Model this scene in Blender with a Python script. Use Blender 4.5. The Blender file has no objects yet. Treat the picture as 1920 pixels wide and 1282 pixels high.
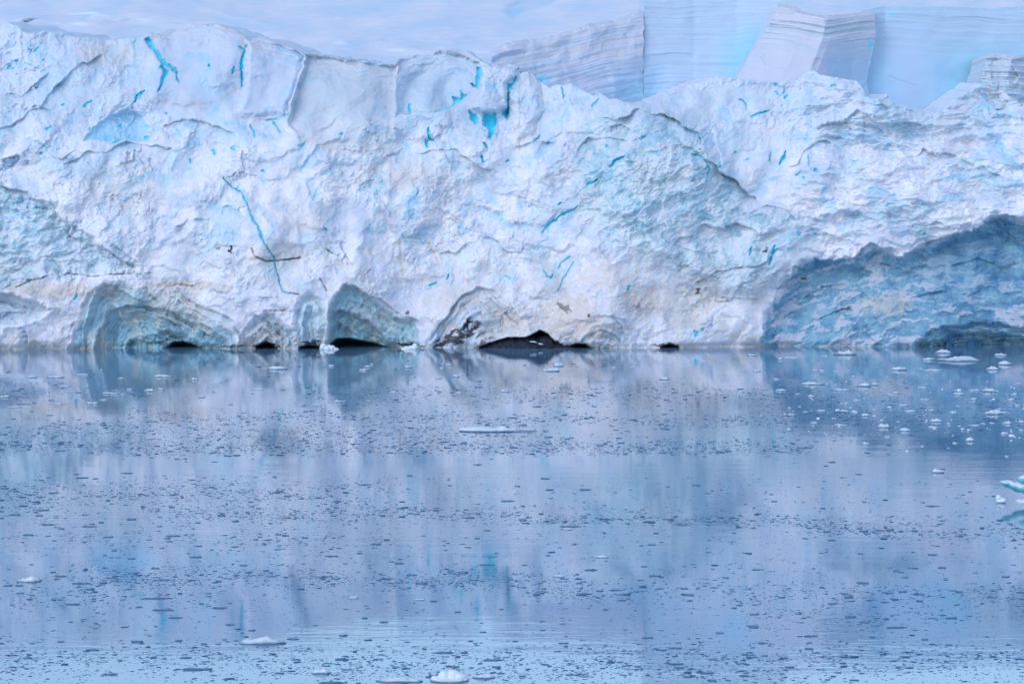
import bpy, math, random
import numpy as np

# ----------------------------------------------------------------- camera, sky, sun, exposure
scene = bpy.context.scene
COL = scene.collection
F = 5000.0            # focal length in pixels of the 1920 px wide photograph
CX, HY = 960.0, 376.0 # image column of the optical axis, image row of the horizon
CAMH = 20.0           # ship's deck above the water

cam_d = bpy.data.cameras.new('camera')
cam = bpy.data.objects.new('camera', cam_d)
COL.objects.link(cam)
cam.location = (0, 0, CAMH)
cam.rotation_euler = (math.radians(90), 0, 0)
cam_d.sensor_width = 36.0
cam_d.lens = 36.0 * F / 1920.0
cam_d.shift_y = -(641.0 - HY) / 1920.0
cam_d.clip_start = 1.0
cam_d.clip_end = 6000.0
scene.camera = cam

SUN_EL, SUN_AZ = math.radians(38), math.radians(215)   # azimuth clockwise from +Y: behind the camera, a little left
world = bpy.data.worlds.new('World')
scene.world = world
world.use_nodes = True
wn = world.node_tree.nodes; wl = world.node_tree.links
bg = wn['Background']
skyt = wn.new('ShaderNodeTexSky')
skyt.sky_type = 'NISHITA'
skyt.sun_disc = False
skyt.sun_elevation = SUN_EL
skyt.sun_rotation = SUN_AZ
skyt.air_density = 1.0
skyt.dust_density = 0.6
skyt.ozone_density = 1.5
wl.new(skyt.outputs[0], bg.inputs[0])
bg.inputs[1].default_value = 0.15
sd = bpy.data.lights.new('sun', 'SUN')
sd.energy = 0.5
sd.angle = math.radians(35)
sd.color = (1.0, 0.94, 0.92)
sun = bpy.data.objects.new('sun', sd)
COL.objects.link(sun)
# direction towards the sun
sx = math.sin(SUN_AZ) * math.cos(SUN_EL); sy = math.cos(SUN_AZ) * math.cos(SUN_EL); sz = math.sin(SUN_EL)
from mathutils import Vector
sun.rotation_euler = Vector((sx, sy, sz)).to_track_quat('Z', 'Y').to_euler()
sun.location = (0, 0, 200)
scene.view_settings.view_transform = 'Standard'
scene.view_settings.look = 'None'
scene.view_settings.gamma = 1.0
scene.view_settings.use_curve_mapping = False
scene.view_settings.exposure = 0.6

# ----------------------------------------------------------------- numpy noise
def _h(ix, iy, seed):
    x = (ix.astype(np.int64) * 374761393 + iy.astype(np.int64) * 668265263 + seed * 1442695041) & 0xFFFFFFFF
    x = ((x ^ (x >> 13)) * 1274126177) & 0xFFFFFFFF
    x = x ^ (x >> 16)
    return x

_ang = np.arange(256) * (2 * math.pi / 256)
_gx, _gy = np.cos(_ang), np.sin(_ang)

def perlin(x, y, seed=0):
    ix = np.floor(x); iy = np.floor(y)
    fx = x - ix; fy = y - iy
    ix = ix.astype(np.int64); iy = iy.astype(np.int64)
    def g(dx, dy):
        k = _h(ix + dx, iy + dy, seed) & 255
        return _gx[k] * (fx - dx) + _gy[k] * (fy - dy)
    ux = fx * fx * fx * (fx * (fx * 6 - 15) + 10)
    uy = fy * fy * fy * (fy * (fy * 6 - 15) + 10)
    a = g(0, 0); b = g(1, 0); c = g(0, 1); d = g(1, 1)
    return 1.5 * ((a + (b - a) * ux) * (1 - uy) + (c + (d - c) * ux) * uy)

def fbm(x, y, scale, octs=4, seed=0, rough=0.5):
    r = 0; a = 1.0; f = 1.0 / scale
    for o in range(octs):
        r = r + a * perlin(x * f + 17.3 * o, y * f - 9.1 * o, seed + o * 7)
        a *= rough; f *= 2.03
    return r

def ridged(x, y, scale, octs=4, seed=0, rough=0.55):
    r = 0; a = 1.0; f = 1.0 / scale
    for o in range(octs):
        r = r + a * (1 - 2 * np.abs(perlin(x * f + 5.7 * o, y * f + 3.3 * o, seed + o * 11)))
        a *= rough; f *= 2.07
    return r

def facets(x, y, scale, seed=0, tilt=1.0, step=0.5):
    """broken-block relief: every cell its own tilted plane (unit ~ cell size)"""
    x = x / scale; y = y / scale
    ix = np.floor(x).astype(np.int64); iy = np.floor(y).astype(np.int64)
    best = np.full(x.shape, 1e9); h = np.zeros(x.shape)
    f2 = np.full(x.shape, 1e9)
    for dx in (-1, 0, 1):
        for dy in (-1, 0, 1):
            k = _h(ix + dx, iy + dy, seed)
            sx_ = ix + dx + ((k & 255) / 255.0); sy_ = iy + dy + (((k >> 8) & 255) / 255.0)
            ax = x - sx_; ay = y - sy_
            d = ax * ax + ay * ay
            gx = ((k >> 16) & 255) / 127.5 - 1; gy = ((k >> 24) & 255) / 127.5 - 1
            c = ((k >> 4) & 255) / 127.5 - 1
            hh = step * c + tilt * (gx * ax + gy * ay)
            m = d < best
            f2 = np.where(m, best, np.minimum(f2, d))
            h = np.where(m, hh, h)
            best = np.where(m, d, best)
    edge = np.sqrt(f2) - np.sqrt(best)
    return h, edge

def sstep(a, b, x):
    t = np.clip((x - a) / (b - a), 0, 1)
    return t * t * (3 - 2 * t)

def interp(x, pts):
    p = np.array(pts, float)
    return np.interp(x, p[:, 0], p[:, 1])

def dist_line(U, V, pts, pad):
    """distance to a polyline, and position 0..1 along it; inf outside the padded box"""
    p = np.array(pts, float)
    D = np.full(U.shape, 1e6); T = np.zeros(U.shape)
    m = (U > p[:, 0].min() - pad) & (U < p[:, 0].max() + pad) & (V > p[:, 1].min() - pad) & (V < p[:, 1].max() + pad)
    if not m.any():
        return D, T
    u = U[m]; v = V[m]; best = np.full(u.shape, 1e6); tt = np.zeros(u.shape)
    seg = np.hypot(*(p[1:] - p[:-1]).T); L = seg.sum(); acc = 0
    for i in range(len(p) - 1):
        a = p[i]; d = p[i + 1] - a; l2 = max((d * d).sum(), 1e-9)
        t = np.clip(((u - a[0]) * d[0] + (v - a[1]) * d[1]) / l2, 0, 1)
        dd = np.hypot(u - a[0] - t * d[0], v - a[1] - t * d[1])
        w = dd < best
        best = np.where(w, dd, best)
        tt = np.where(w, (acc + t * seg[i]) / L, tt)
        acc += seg[i]
    D[m] = best; T[m] = tt
    return D, T

def inside(U, V, pts):
    p = np.array(pts, float)
    m = (U > p[:, 0].min()) & (U < p[:, 0].max()) & (V > p[:, 1].min()) & (V < p[:, 1].max())
    r = np.zeros(U.shape, bool)
    u = U[m]; v = V[m]; c = np.zeros(u.shape, bool)
    j = len(p) - 1
    for i in range(len(p)):
        xi, yi = p[i]; xj, yj = p[j]
        if yi != yj:
            c ^= ((yi > v) != (yj > v)) & (u < (xj - xi) * (v - yi) / (yj - yi) + xi)
        j = i
    r[m] = c
    return r

def sdist(U, V, pts, pad=80):
    """signed distance to a closed outline, positive inside, clipped at -pad"""
    q = list(pts) + [pts[0]]
    D, _ = dist_line(U, V, q, pad)
    i = inside(U, V, pts)
    return np.where(i, D, -np.minimum(D, pad))

def to_world(U, V, Y):
    return np.stack([(U - CX) / F * Y, Y, CAMH - (V - HY) / F * Y], -1)

def water_y(v):
    return F * CAMH / (v - HY)

# ----------------------------------------------------------------- object helpers
def tag(o, label=None, cat=None, group=None, kind=None):
    if label: o['label'] = label
    if cat: o['category'] = cat
    if group: o['group'] = group
    if kind: o['kind'] = kind
    return o

def link(name, me, parent=None):
    o = bpy.data.objects.new(name, me)
    COL.objects.link(o)
    if parent: o.parent = parent
    return o

def np_mesh(name, co, quads, attrs=None, normals=None, smooth=True):
    me = bpy.data.meshes.new(name)
    n = len(co); nf = len(quads); k = quads.shape[1]
    me.vertices.add(n)
    me.vertices.foreach_set('co', np.ascontiguousarray(co, np.float32).ravel())
    me.loops.add(nf * k)
    me.loops.foreach_set('vertex_index', np.ascontiguousarray(quads, np.int32).ravel())
    me.polygons.add(nf)
    me.polygons.foreach_set('loop_start', np.arange(0, nf * k, k, dtype=np.int32))
    me.polygons.foreach_set('loop_total', np.full(nf, k, np.int32))
    me.update(calc_edges=True)
    me.polygons.foreach_set('use_smooth', np.full(nf, smooth, bool))
    if attrs:
        for an, av in attrs.items():
            a = me.attributes.new(an, 'FLOAT', 'POINT')
            a.data.foreach_set('value', np.ascontiguousarray(av, np.float32))
    if normals is not None and smooth:
        me.normals_split_custom_set_from_vertices(normals.astype(np.float32))
    return me

def grid_quads(nr, nc):
    a = np.arange(nr * nc).reshape(nr, nc)
    return np.stack([a[:-1, :-1], a[:-1, 1:], a[1:, 1:], a[1:, :-1]], -1).reshape(-1, 4)

def grid_normals(P):
    du = np.gradient(P, axis=1); dv = np.gradient(P, axis=0)
    n = np.cross(du, dv)
    n /= np.linalg.norm(n, axis=-1, keepdims=True) + 1e-12
    return n

# ----------------------------------------------------------------- materials
def new_mat(name):
    m = bpy.data.materials.new(name); m.use_nodes = True
    return m, m.node_tree.nodes, m.node_tree.links, m.node_tree.nodes['Principled BSDF']

def noise_node(n, l, scale, detail=5, rough=0.6, vec=None, sc=None):
    t = n.new('ShaderNodeTexNoise')
    t.inputs['Scale'].default_value = scale; t.inputs['Detail'].default_value = detail
    t.inputs['Roughness'].default_value = rough
    src = vec
    if src is None:
        g = n.new('ShaderNodeTexCoord'); src = g.outputs['Object']
    if sc:
        mp = n.new('ShaderNodeMapping'); mp.inputs['Scale'].default_value = sc
        l.new(src, mp.inputs[0]); src = mp.outputs[0]
    l.new(src, t.inputs['Vector'])
    return t

def ramp(n, l, fac, stops):
    r = n.new('ShaderNodeValToRGB')
    e = r.color_ramp.elements
    while len(e) < len(stops): e.new(0.5)
    for i, (p, c) in enumerate(stops):
        e[i].position = p; e[i].color = (c[0], c[1], c[2], 1) if isinstance(c, tuple) else (c, c, c, 1)
    l.new(fac, r.inputs[0])
    return r

def mixc(n, l, fac, a, b):
    m = n.new('ShaderNodeMix'); m.data_type = 'RGBA'
    if isinstance(fac, float): m.inputs[0].default_value = fac
    else: l.new(fac, m.inputs[0])
    for s, x in ((6, a), (7, b)):
        if isinstance(x, tuple): m.inputs[s].default_value = (*x, 1)
        else: l.new(x, m.inputs[s])
    return m.outputs[2]

def mathn(n, l, op, a, b=None, clamp=False):
    m = n.new('ShaderNodeMath'); m.operation = op; m.use_clamp = clamp
    for s, x in ((0, a), (1, b)):
        if x is None: continue
        if isinstance(x, (int, float)): m.inputs[s].default_value = x
        else: l.new(x, m.inputs[s])
    return m.outputs[0]

SNOW = (0.86, 0.85, 0.90)
SNOW2 = (0.74, 0.77, 0.88)
def ice_material():
    m, n, l, b = new_mat('glacier_ice')
    def at(name):
        a = n.new('ShaderNodeAttribute'); a.attribute_name = name; return a.outputs['Fac']
    fine = noise_node(n, l, 2.2, 6, 0.7)
    mid = noise_node(n, l, 0.35, 5, 0.6)
    base = mixc(n, l, ramp(n, l, mid.outputs[0], [(0.38, 0.0), (0.62, 1.0)]).outputs[0], SNOW2, SNOW)
    base = mixc(n, l, mathn(n, l, 'MULTIPLY', ramp(n, l, fine.outputs[0], [(0.3, 1.0), (0.55, 0.0)]).outputs[0], 0.35), base, (0.56, 0.66, 0.76))
    base = mixc(n, l, at('firn'), base, mixc(n, l, mid.outputs[0], (0.57, 0.58, 0.72), (0.62, 0.64, 0.76)))
    base = mixc(n, l, at('pale'), base, (0.36, 0.64, 0.84))
    base = mixc(n, l, at('teal'), base, mixc(n, l, mid.outputs[0], (0.27, 0.50, 0.60), (0.40, 0.64, 0.72)))
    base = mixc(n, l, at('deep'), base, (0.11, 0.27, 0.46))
    base = mixc(n, l, at('tan'), base, mixc(n, l, fine.outputs[0], (0.60, 0.50, 0.44), (0.74, 0.66, 0.60)))
    base = mixc(n, l, at('cyan'), base, (0.10, 0.74, 0.94))
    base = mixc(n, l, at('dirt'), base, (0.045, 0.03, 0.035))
    l.new(base, b.inputs['Base Color'])
    b.inputs['Roughness'].default_value = 0.6
    b.inputs['Specular IOR Level'].default_value = 0.2
    b.inputs['Subsurface Weight'].default_value = 0.75
    b.inputs['Subsurface Radius'].default_value = (0.35, 0.75, 1.0)
    b.inputs['Subsurface Scale'].default_value = 0.75
    bp = n.new('ShaderNodeBump'); bp.inputs['Strength'].default_value = 0.30; bp.inputs['Distance'].default_value = 0.25
    ff = noise_node(n, l, 4.0, 6, 0.75)
    rg = mathn(n, l, 'MULTIPLY', ff.outputs[0], mathn(n, l, 'SUBTRACT', 1.0, at('smooth')))
    l.new(rg, bp.inputs['Height'])
    l.new(bp.outputs[0], b.inputs['Normal'])
    return m
MAT_ICE = ice_material()
ATTRS = ('firn', 'pale', 'teal', 'deep', 'tan', 'cyan', 'dirt', 'smooth')

# ----------------------------------------------------------------- water
def water():
    m, n, l, b = new_mat('water')
    tc = n.new('ShaderNodeTexCoord')
    patch = noise_node(n, l, 0.018, 3, 0.5, tc.outputs['Object'], (0.6, 2.2, 1))
    r1 = noise_node(n, l, 1.0, 3, 0.5, tc.outputs['Object'], (0.10, 0.42, 1))
    r2 = noise_node(n, l, 1.0, 3, 0.55, tc.outputs['Object'], (0.45, 1.6, 1))
    pm = ramp(n, l, patch.outputs[0], [(0.44, 0.15), (0.60, 1.0)]).outputs[0]
    h = mathn(n, l, 'ADD', mathn(n, l, 'MULTIPLY', r1.outputs[0], 0.016), mathn(n, l, 'MULTIPLY', r2.outputs[0], 0.009))
    h = mathn(n, l, 'MULTIPLY', h, pm)
    bp = n.new('ShaderNodeBump'); bp.inputs['Strength'].default_value = 1.0; bp.inputs['Distance'].default_value = 1.0
    l.new(h, bp.inputs['Height'])
    b.inputs['Base Color'].default_value = (0.12, 0.26, 0.40, 1)
    b.inputs['Roughness'].default_value = 0.04
    b.inputs['IOR'].default_value = 2.0
    b.inputs['Specular IOR Level'].default_value = 1.0
    l.new(bp.outputs[0], b.inputs['Normal'])
    me = bpy.data.meshes.new('water')
    me.from_pydata([(-900, -200, 0), (900, -200, 0), (900, 430, 0), (-900, 430, 0)], [], [(0, 1, 2, 3)])
    me.materials.append(m)
    tag(link('water', me), 'calm blue-grey sea water mirroring the glacier front', kind='structure')
water()

# ----------------------------------------------------------------- glacier front
LIP = [(-400, 60), (-100, 60), (0, 52), (15, 44), (30, 48), (42, 60), (60, 66), (80, 58), (105, 60), (125, 68), (180, 72), (208, 78), (212, 74), (240, 72), (262, 68),
       (275, 66), (300, 60), (335, 54), (372, 46), (405, 46), (432, 54), (456, 66), (462, 72), (468, 78), (476, 70), (505, 72), (540, 88),
       (573, 101), (600, 104), (640, 109), (690, 117), (742, 122), (748, 111), (775, 107), (805, 105), (818, 98), (845, 93), (880, 98), (902, 114),
       (918, 120), (940, 124), (962, 122), (972, 122), (975, 138), (990, 134), (1002, 142), (1015, 156), (1032, 166), (1045, 161), (1070, 160), (1072, 158), (1100, 174), (1150, 186),
       (1200, 198), (1238, 184), (1250, 176), (1268, 170), (1290, 160), (1320, 152), (1345, 146), (1380, 148), (1440, 156), (1480, 150), (1500, 150), (1522, 134), (1535, 138), (1560, 146),
       (1590, 150), (1600, 160), (1607, 152), (1625, 180), (1640, 187), (1662, 180), (1672, 190), (1690, 196), (1706, 205), (1755, 213), (1785, 195),
       (1798, 183), (1820, 172), (1836, 158), (1856, 160), (1880, 172), (1905, 190), (1920, 196), (2050, 190), (2330, 180)]

us = np.concatenate([np.arange(-380, -16, 5.0), np.arange(-16, 1937, 1.35), np.arange(1940, 2320, 5.0)])
NT = 430
ts = np.concatenate([np.linspace(0, 1, NT)])
lip = interp(us, LIP) + 2.5 * fbm(us, us * 0, 18, 4, 5) + 3.0 * facets(us, us * 0 + 3, 14, 9)[0]
VB = 684.0
U, T = np.meshgrid(us, ts)
V = VB + (lip[None, :] - VB) * T

# jagged, wandering outlines for everything that is traced
wu = 7 * fbm(U, V, 45, 4, 21, 0.6) + 2.2 * facets(U, V, 9, 22)[0]
wv = 7 * fbm(U, V, 45, 4, 31, 0.6) + 2.2 * facets(U, V, 9, 32)[0]
A = U + wu * 0.55; B = V + wv * 0.55
Z = {k: np.zeros(U.shape) for k in ATTRS}
D = 361 + (U - 960) * 0.0035
D = D + interp(V, [(-20, 24), (60, 17), (120, 13), (200, 9), (300, 5.5), (420, 3), (520, 1.2), (600, 0.3), (655, 0), (700, -0.4)])

def put(k, w):
    Z[k] = np.maximum(Z[k], np.clip(w, 0, 1))

# --- large forms
def bump(cu, cv, ru, rv, amp, rot=0.0):
    global D
    c, s = math.cos(rot), math.sin(rot)
    x = ((A - cu) * c + (B - cv) * s) / ru; y = (-(A - cu) * s + (B - cv) * c) / rv
    D = D + amp * np.exp(-(x * x + y * y))
D = D + 2.6 * fbm(A, B, 320, 3, 41) + 1.3 * fbm(A, B, 120, 3, 44)
bump(500, 480, 150, 170, -2.6)
bump(1190, 330, 150, 190, -3.6, 0.2)
bump(1120, 560, 120, 80, -1.5)
bump(820, 380, 150, 140, 2.0)
bump(640, 420, 26, 120, 1.6)
bump(60, 430, 150, 90, -1.6)
bump(230, 240, 80, 35, 2.2)
bump(930, 210, 60, 60, 1.6)
bump(1650, 380, 220, 60, -2.5, 0.1)
bump(1700, 270, 200, 40, 1.8)

# --- regions
R_RIGHT = [(1412, 720), (1416, 640), (1432, 598), (1462, 556), (1480, 512), (1530, 486), (1600, 478), (1640, 464), (1690, 480), (1750, 452), (1820, 428), (1862, 404), (1900, 410), (1960, 430), (2400, 420), (2400, 720)]
R_LEFT = [(-400, 300), (0, 330), (60, 372), (118, 400), (150, 432), (200, 468), (228, 488), (262, 500), (285, 513), (240, 515), (170, 518), (90, 520), (30, 540), (-400, 580)]
R_MID = [(1130, 205), (1200, 195), (1280, 215), (1340, 280), (1392, 378), (1440, 390), (1476, 400), (1500, 440), (1470, 500), (1400, 560), (1300, 520), (1180, 470), (1080, 380), (1060, 300), (1090, 240)]
sR = sdist(A, B, R_RIGHT, 120); sL = sdist(A + 12 * fbm(U, V, 38, 4, 33, .65), B + 16 * fbm(U, V, 42, 4, 34, .65), R_LEFT, 120); sM = sdist(A, B, R_MID, 120)
D += 2.4 * sstep(-10, 26, sR + 16 * fbm(U, V, 40, 3, 731)) * sstep(700, 520, V) + 1.2 * sstep(0, 40, sR)
D += 1.1 * sstep(-6, 24, sL)
wM = sstep(-25, 30, sM)

# arches: outline, how far it goes in, width of the rim, teal amount
low = 720
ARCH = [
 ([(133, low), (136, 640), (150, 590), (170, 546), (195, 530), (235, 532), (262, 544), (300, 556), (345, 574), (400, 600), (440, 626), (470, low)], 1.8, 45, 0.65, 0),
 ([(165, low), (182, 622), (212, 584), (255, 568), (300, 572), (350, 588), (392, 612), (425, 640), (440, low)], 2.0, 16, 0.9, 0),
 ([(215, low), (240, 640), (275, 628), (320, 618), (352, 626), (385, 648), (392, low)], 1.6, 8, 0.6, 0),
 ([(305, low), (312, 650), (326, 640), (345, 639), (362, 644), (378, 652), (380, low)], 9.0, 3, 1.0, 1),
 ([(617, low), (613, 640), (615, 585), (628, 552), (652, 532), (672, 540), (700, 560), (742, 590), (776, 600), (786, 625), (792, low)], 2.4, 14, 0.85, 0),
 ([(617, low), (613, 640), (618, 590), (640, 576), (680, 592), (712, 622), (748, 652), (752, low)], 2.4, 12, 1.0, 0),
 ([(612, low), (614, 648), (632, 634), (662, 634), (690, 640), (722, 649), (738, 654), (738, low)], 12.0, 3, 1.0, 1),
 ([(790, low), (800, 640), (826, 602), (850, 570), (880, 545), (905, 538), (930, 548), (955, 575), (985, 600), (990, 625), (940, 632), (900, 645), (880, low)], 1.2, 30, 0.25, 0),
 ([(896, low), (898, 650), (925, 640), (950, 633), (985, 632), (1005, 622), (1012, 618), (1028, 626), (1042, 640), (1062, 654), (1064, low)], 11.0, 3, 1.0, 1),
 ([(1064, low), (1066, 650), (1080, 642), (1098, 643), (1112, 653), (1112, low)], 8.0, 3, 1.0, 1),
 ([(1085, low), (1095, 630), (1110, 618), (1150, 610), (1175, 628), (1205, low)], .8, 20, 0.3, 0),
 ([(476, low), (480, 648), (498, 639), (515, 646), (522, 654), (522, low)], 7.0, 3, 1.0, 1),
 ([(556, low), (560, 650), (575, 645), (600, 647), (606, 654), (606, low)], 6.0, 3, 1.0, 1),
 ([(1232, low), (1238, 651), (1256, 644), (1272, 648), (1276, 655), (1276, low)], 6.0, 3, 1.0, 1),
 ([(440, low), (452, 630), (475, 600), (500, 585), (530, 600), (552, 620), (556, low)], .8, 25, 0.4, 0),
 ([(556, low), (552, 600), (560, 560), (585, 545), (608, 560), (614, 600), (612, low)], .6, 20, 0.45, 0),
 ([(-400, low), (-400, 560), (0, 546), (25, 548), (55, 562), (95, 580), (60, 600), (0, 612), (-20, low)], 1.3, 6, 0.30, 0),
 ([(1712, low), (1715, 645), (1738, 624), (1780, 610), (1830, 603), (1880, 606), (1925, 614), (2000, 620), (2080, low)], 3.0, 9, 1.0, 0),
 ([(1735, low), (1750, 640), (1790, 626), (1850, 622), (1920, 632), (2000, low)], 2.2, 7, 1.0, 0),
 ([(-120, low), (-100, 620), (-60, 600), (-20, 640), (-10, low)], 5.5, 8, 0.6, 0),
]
BAND = np.zeros(U.shape); bandw = np.zeros(U.shape); REG = np.zeros(U.shape, int)
ridn = 0
for pts, dep, w, tl, hole in ARCH:
    s = sdist(A if not hole else U + wu * 0.2, B if not hole else V + wv * 0.2, pts, 60)
    prof = np.where(s > 0, 1 - np.exp(-np.clip(s, 0, 400) / w), 0)
    # an arch's rim is a raised edge
    rim = np.exp(-np.abs(s + 4) / 5.0) * (s < 8)
    D = D + dep * prof * (1.0 if hole else sstep(760, 560, V) * 0.4 + 0.6) - (0 if hole else 0.35) * rim * sstep(-60, -20, s)
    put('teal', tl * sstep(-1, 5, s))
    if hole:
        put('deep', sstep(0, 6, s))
    else:
        ns = fbm(s * 1.0, (U + V) * 0.12, 16, 3, 50 + ridn)
        D = D - (0.45 * ns + 0.4 * fbm(A, B, 34, 4, 52 + ridn)) * sstep(0, 14, s) + 0.45 * facets(s * 2.2, (U * 0.35 - V * 0.2), 26, 80 + ridn)[0] * sstep(2, 14, s)
        BAND = np.where(s > 0, np.exp(-((fbm(s, U * 0.10, 13, 2, 90 + ridn) - 0.15) / 0.14) ** 2), BAND)
        bandw = np.maximum(bandw, sstep(2, 14, s))
    if hole or dep > 2.9:
        ridn += 1
        REG = np.where(s > 0, ridn, REG)
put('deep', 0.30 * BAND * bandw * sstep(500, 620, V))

# ledges: the ice steps back sharply under each traced line and swells forward again below it
def ledge(pts, amp=1.0, fall=16.0, teal=0.5):
    global D
    big_ = fall > 25
    u_ = U + wu * 0.45 + (18 * fbm(U, V, 80, 3, 35) if big_ else 0); v_ = V + wv * 0.45 + (18 * fbm(U, V, 80, 3, 36) if big_ else 0)
    p = np.array(pts, float); d, t = dist_line(u_, v_, pts, 190 if fall > 25 else 70)
    x = np.clip(t, 0, 1); seg = np.r_[0, np.cumsum(np.hypot(*(p[1:] - p[:-1]).T))]; L = seg[-1]
    side = v_ - np.interp(u_, p[:, 0], p[:, 1]) if p[-1, 0] > p[0, 0] else None
    ends = sstep(0, .12, x) * sstep(1, .88, x) * (0.6 + 0.6 * perlin(x * 6, x * 0 + L, 77))
    w = (side > 0) * np.exp(-d / fall) * ends * sstep(0, 2.5, d)
    D = D + amp * w
    D = D - 0.25 * amp * (side <= 0) * np.exp(-d / 5) * ends
    put('teal', teal * w * 1.4); put('deep', (0.35 if fall < 25 else 0.08) * w * (d < 9))
for pts, a_, f_ in [
    ([(185, 532), (210, 534), (232, 545), (246, 555)], .8, 12), ([(196, 600), (206, 585), (220, 576), (240, 570), (262, 570), (285, 575), (305, 578), (328, 586), (347, 598), (367, 612), (387, 625), (405, 642)], 1.6, 20),
    ([(288, 585), (315, 600), (335, 610), (350, 625), (364, 642)], 1.1, 12), ([(275, 535), (285, 552), (301, 566)], .8, 10), ([(305, 540), (318, 552), (332, 559)], .8, 9),
    ([(342, 550), (360, 565), (378, 572), (400, 580), (420, 590), (440, 602), (452, 622), (458, 640)], 1.1, 14), ([(470, 585), (490, 592), (506, 602), (522, 614), (536, 632), (541, 648)], 1.0, 14),
    ([(476, 622), (492, 612), (505, 620), (520, 636), (528, 650)], .8, 9), ([(370, 600), (392, 612), (410, 626), (430, 640)], .9, 9), ([(330, 560), (350, 575), (372, 584), (396, 596)], .7, 8),
    ([(-20, 550), (25, 548), (45, 560), (70, 568), (97, 580)], 1.2, 16), ([(34, 606), (48, 618), (54, 634), (57, 652)], .9, 14), ([(228, 648), (255, 638), (292, 640), (330, 628), (352, 632), (367, 647)], 1.0, 8),
    ([(634, 540), (648, 534), (668, 537), (690, 553), (715, 560), (740, 580), (765, 592), (785, 600), (792, 618)], 1.3, 14), ([(622, 590), (640, 578), (665, 590), (690, 605), (715, 625), (732, 644)], 1.4, 16),
    ([(660, 560), (690, 575), (715, 590), (745, 610)], .8, 10), ([(800, 645), (812, 625), (826, 606), (845, 577), (870, 551), (895, 537), (915, 541), (938, 553)], 1.1, 14), ([(868, 564), (878, 574), (884, 590)], .6, 8),
    ([(886, 634), (905, 622), (928, 615)], .8, 10), ([(900, 560), (920, 575), (938, 585), (950, 600)], .5, 10), ([(1082, 644), (1098, 626), (1130, 618), (1152, 626), (1168, 645)], .9, 12), ([(1150, 590), (1165, 610), (1182, 642)], .6, 9),
    ([(1120, 632), (1145, 630), (1160, 640)], .5, 7), ([(1530, 600), (1560, 585), (1590, 574), (1622, 560)], .8, 12), ([(1500, 560), (1520, 545), (1550, 535), (1590, 530)], .8, 12), ([(1430, 640), (1450, 600), (1470, 570), (1490, 550)], .8, 10),
    ([(1600, 610), (1625, 625), (1650, 650)], .8, 12), ([(1738, 632), (1765, 622), (1800, 618), (1850, 632), (1905, 628), (1960, 640)], 1.2, 9), ([(1700, 560), (1750, 545), (1800, 550), (1850, 540)], .9, 14),
    ([(1780, 500), (1830, 480), (1880, 500), (1920, 490)], .9, 16), ([(1600, 500), (1640, 490), (1700, 505), (1740, 495)], .9, 14), ([(1835, 430), (1860, 440), (1890, 432), (1910, 450)], .7, 12), ([(1560, 500), (1600, 495), (1640, 512)], .8, 12),
    ([(1120, 214), (1200, 206), (1262, 222), (1300, 246), (1340, 290), (1372, 345), (1398, 382), (1440, 392)], 2.3, 60), ([(1432, 590), (1462, 545), (1485, 505), (1530, 484), (1600, 477), (1640, 464), (1690, 478), (1750, 450), (1820, 427), (1862, 404), (1925, 412), (2100, 430)], 1.6, 34),
    ([(-60, 310), (0, 332), (60, 372), (118, 402), (150, 434), (200, 470), (262, 502)], 1.5, 34), ([(1060, 300), (1100, 262), (1150, 246), (1230, 262)], 1.1, 40), ([(1250, 470), (1320, 440), (1400, 420), (1470, 436)], 1.1, 34), ([(1290, 540), (1350, 500), (1420, 486), (1470, 470)], 1.0, 30),
    ([(100, 300), (170, 276), (240, 272), (330, 296)], 1.0, 30), ([(-20, 250), (40, 215), (90, 180), (150, 120), (200, 96)], 1.2, 40), ([(1520, 240), (1600, 214), (1680, 226), (1760, 262)], 1.2, 46), ([(1640, 330), (1720, 296), (1810, 300), (1900, 340)], 1.2, 46), ([(1480, 300), (1540, 270), (1600, 276)], .9, 30),
    ([(700, 300), (780, 280), (860, 290), (940, 320)], .9, 40), ([(960, 280), (1000, 262), (1050, 268)], 1.0, 24), ([(320, 420), (400, 396), (470, 410)], .7, 40), ([(820, 470), (900, 450), (990, 470)], .7, 40),
    ([(210, 455), (232, 470), (262, 492)], .6, 10), ([(140, 425), (165, 440), (195, 462), (225, 484), (250, 497)], 1.0, 9), ([(0, 300), (30, 290), (60, 305)], .8, 12), ([(40, 205), (70, 195), (110, 210)], .7, 16), ([(10, 170), (40, 180), (60, 160), (95, 132)], .8, 16),
    ([(300, 235), (350, 222), (400, 232), (450, 250)], 1.0, 20), ([(1140, 240), (1165, 232), (1185, 245)], .9, 10), ([(1230, 275), (1280, 270), (1320, 290)], .7, 12), ([(1400, 400), (1440, 385), (1480, 396), (1500, 415)], .8, 10), ([(1490, 440), (1530, 425), (1560, 440)], .5, 8)]:
    ledge(pts, a_, f_, 0.22 if (pts[0][1] < 320 or pts[0][0] > 1420 or f_ > 25) else 0.5)

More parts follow.
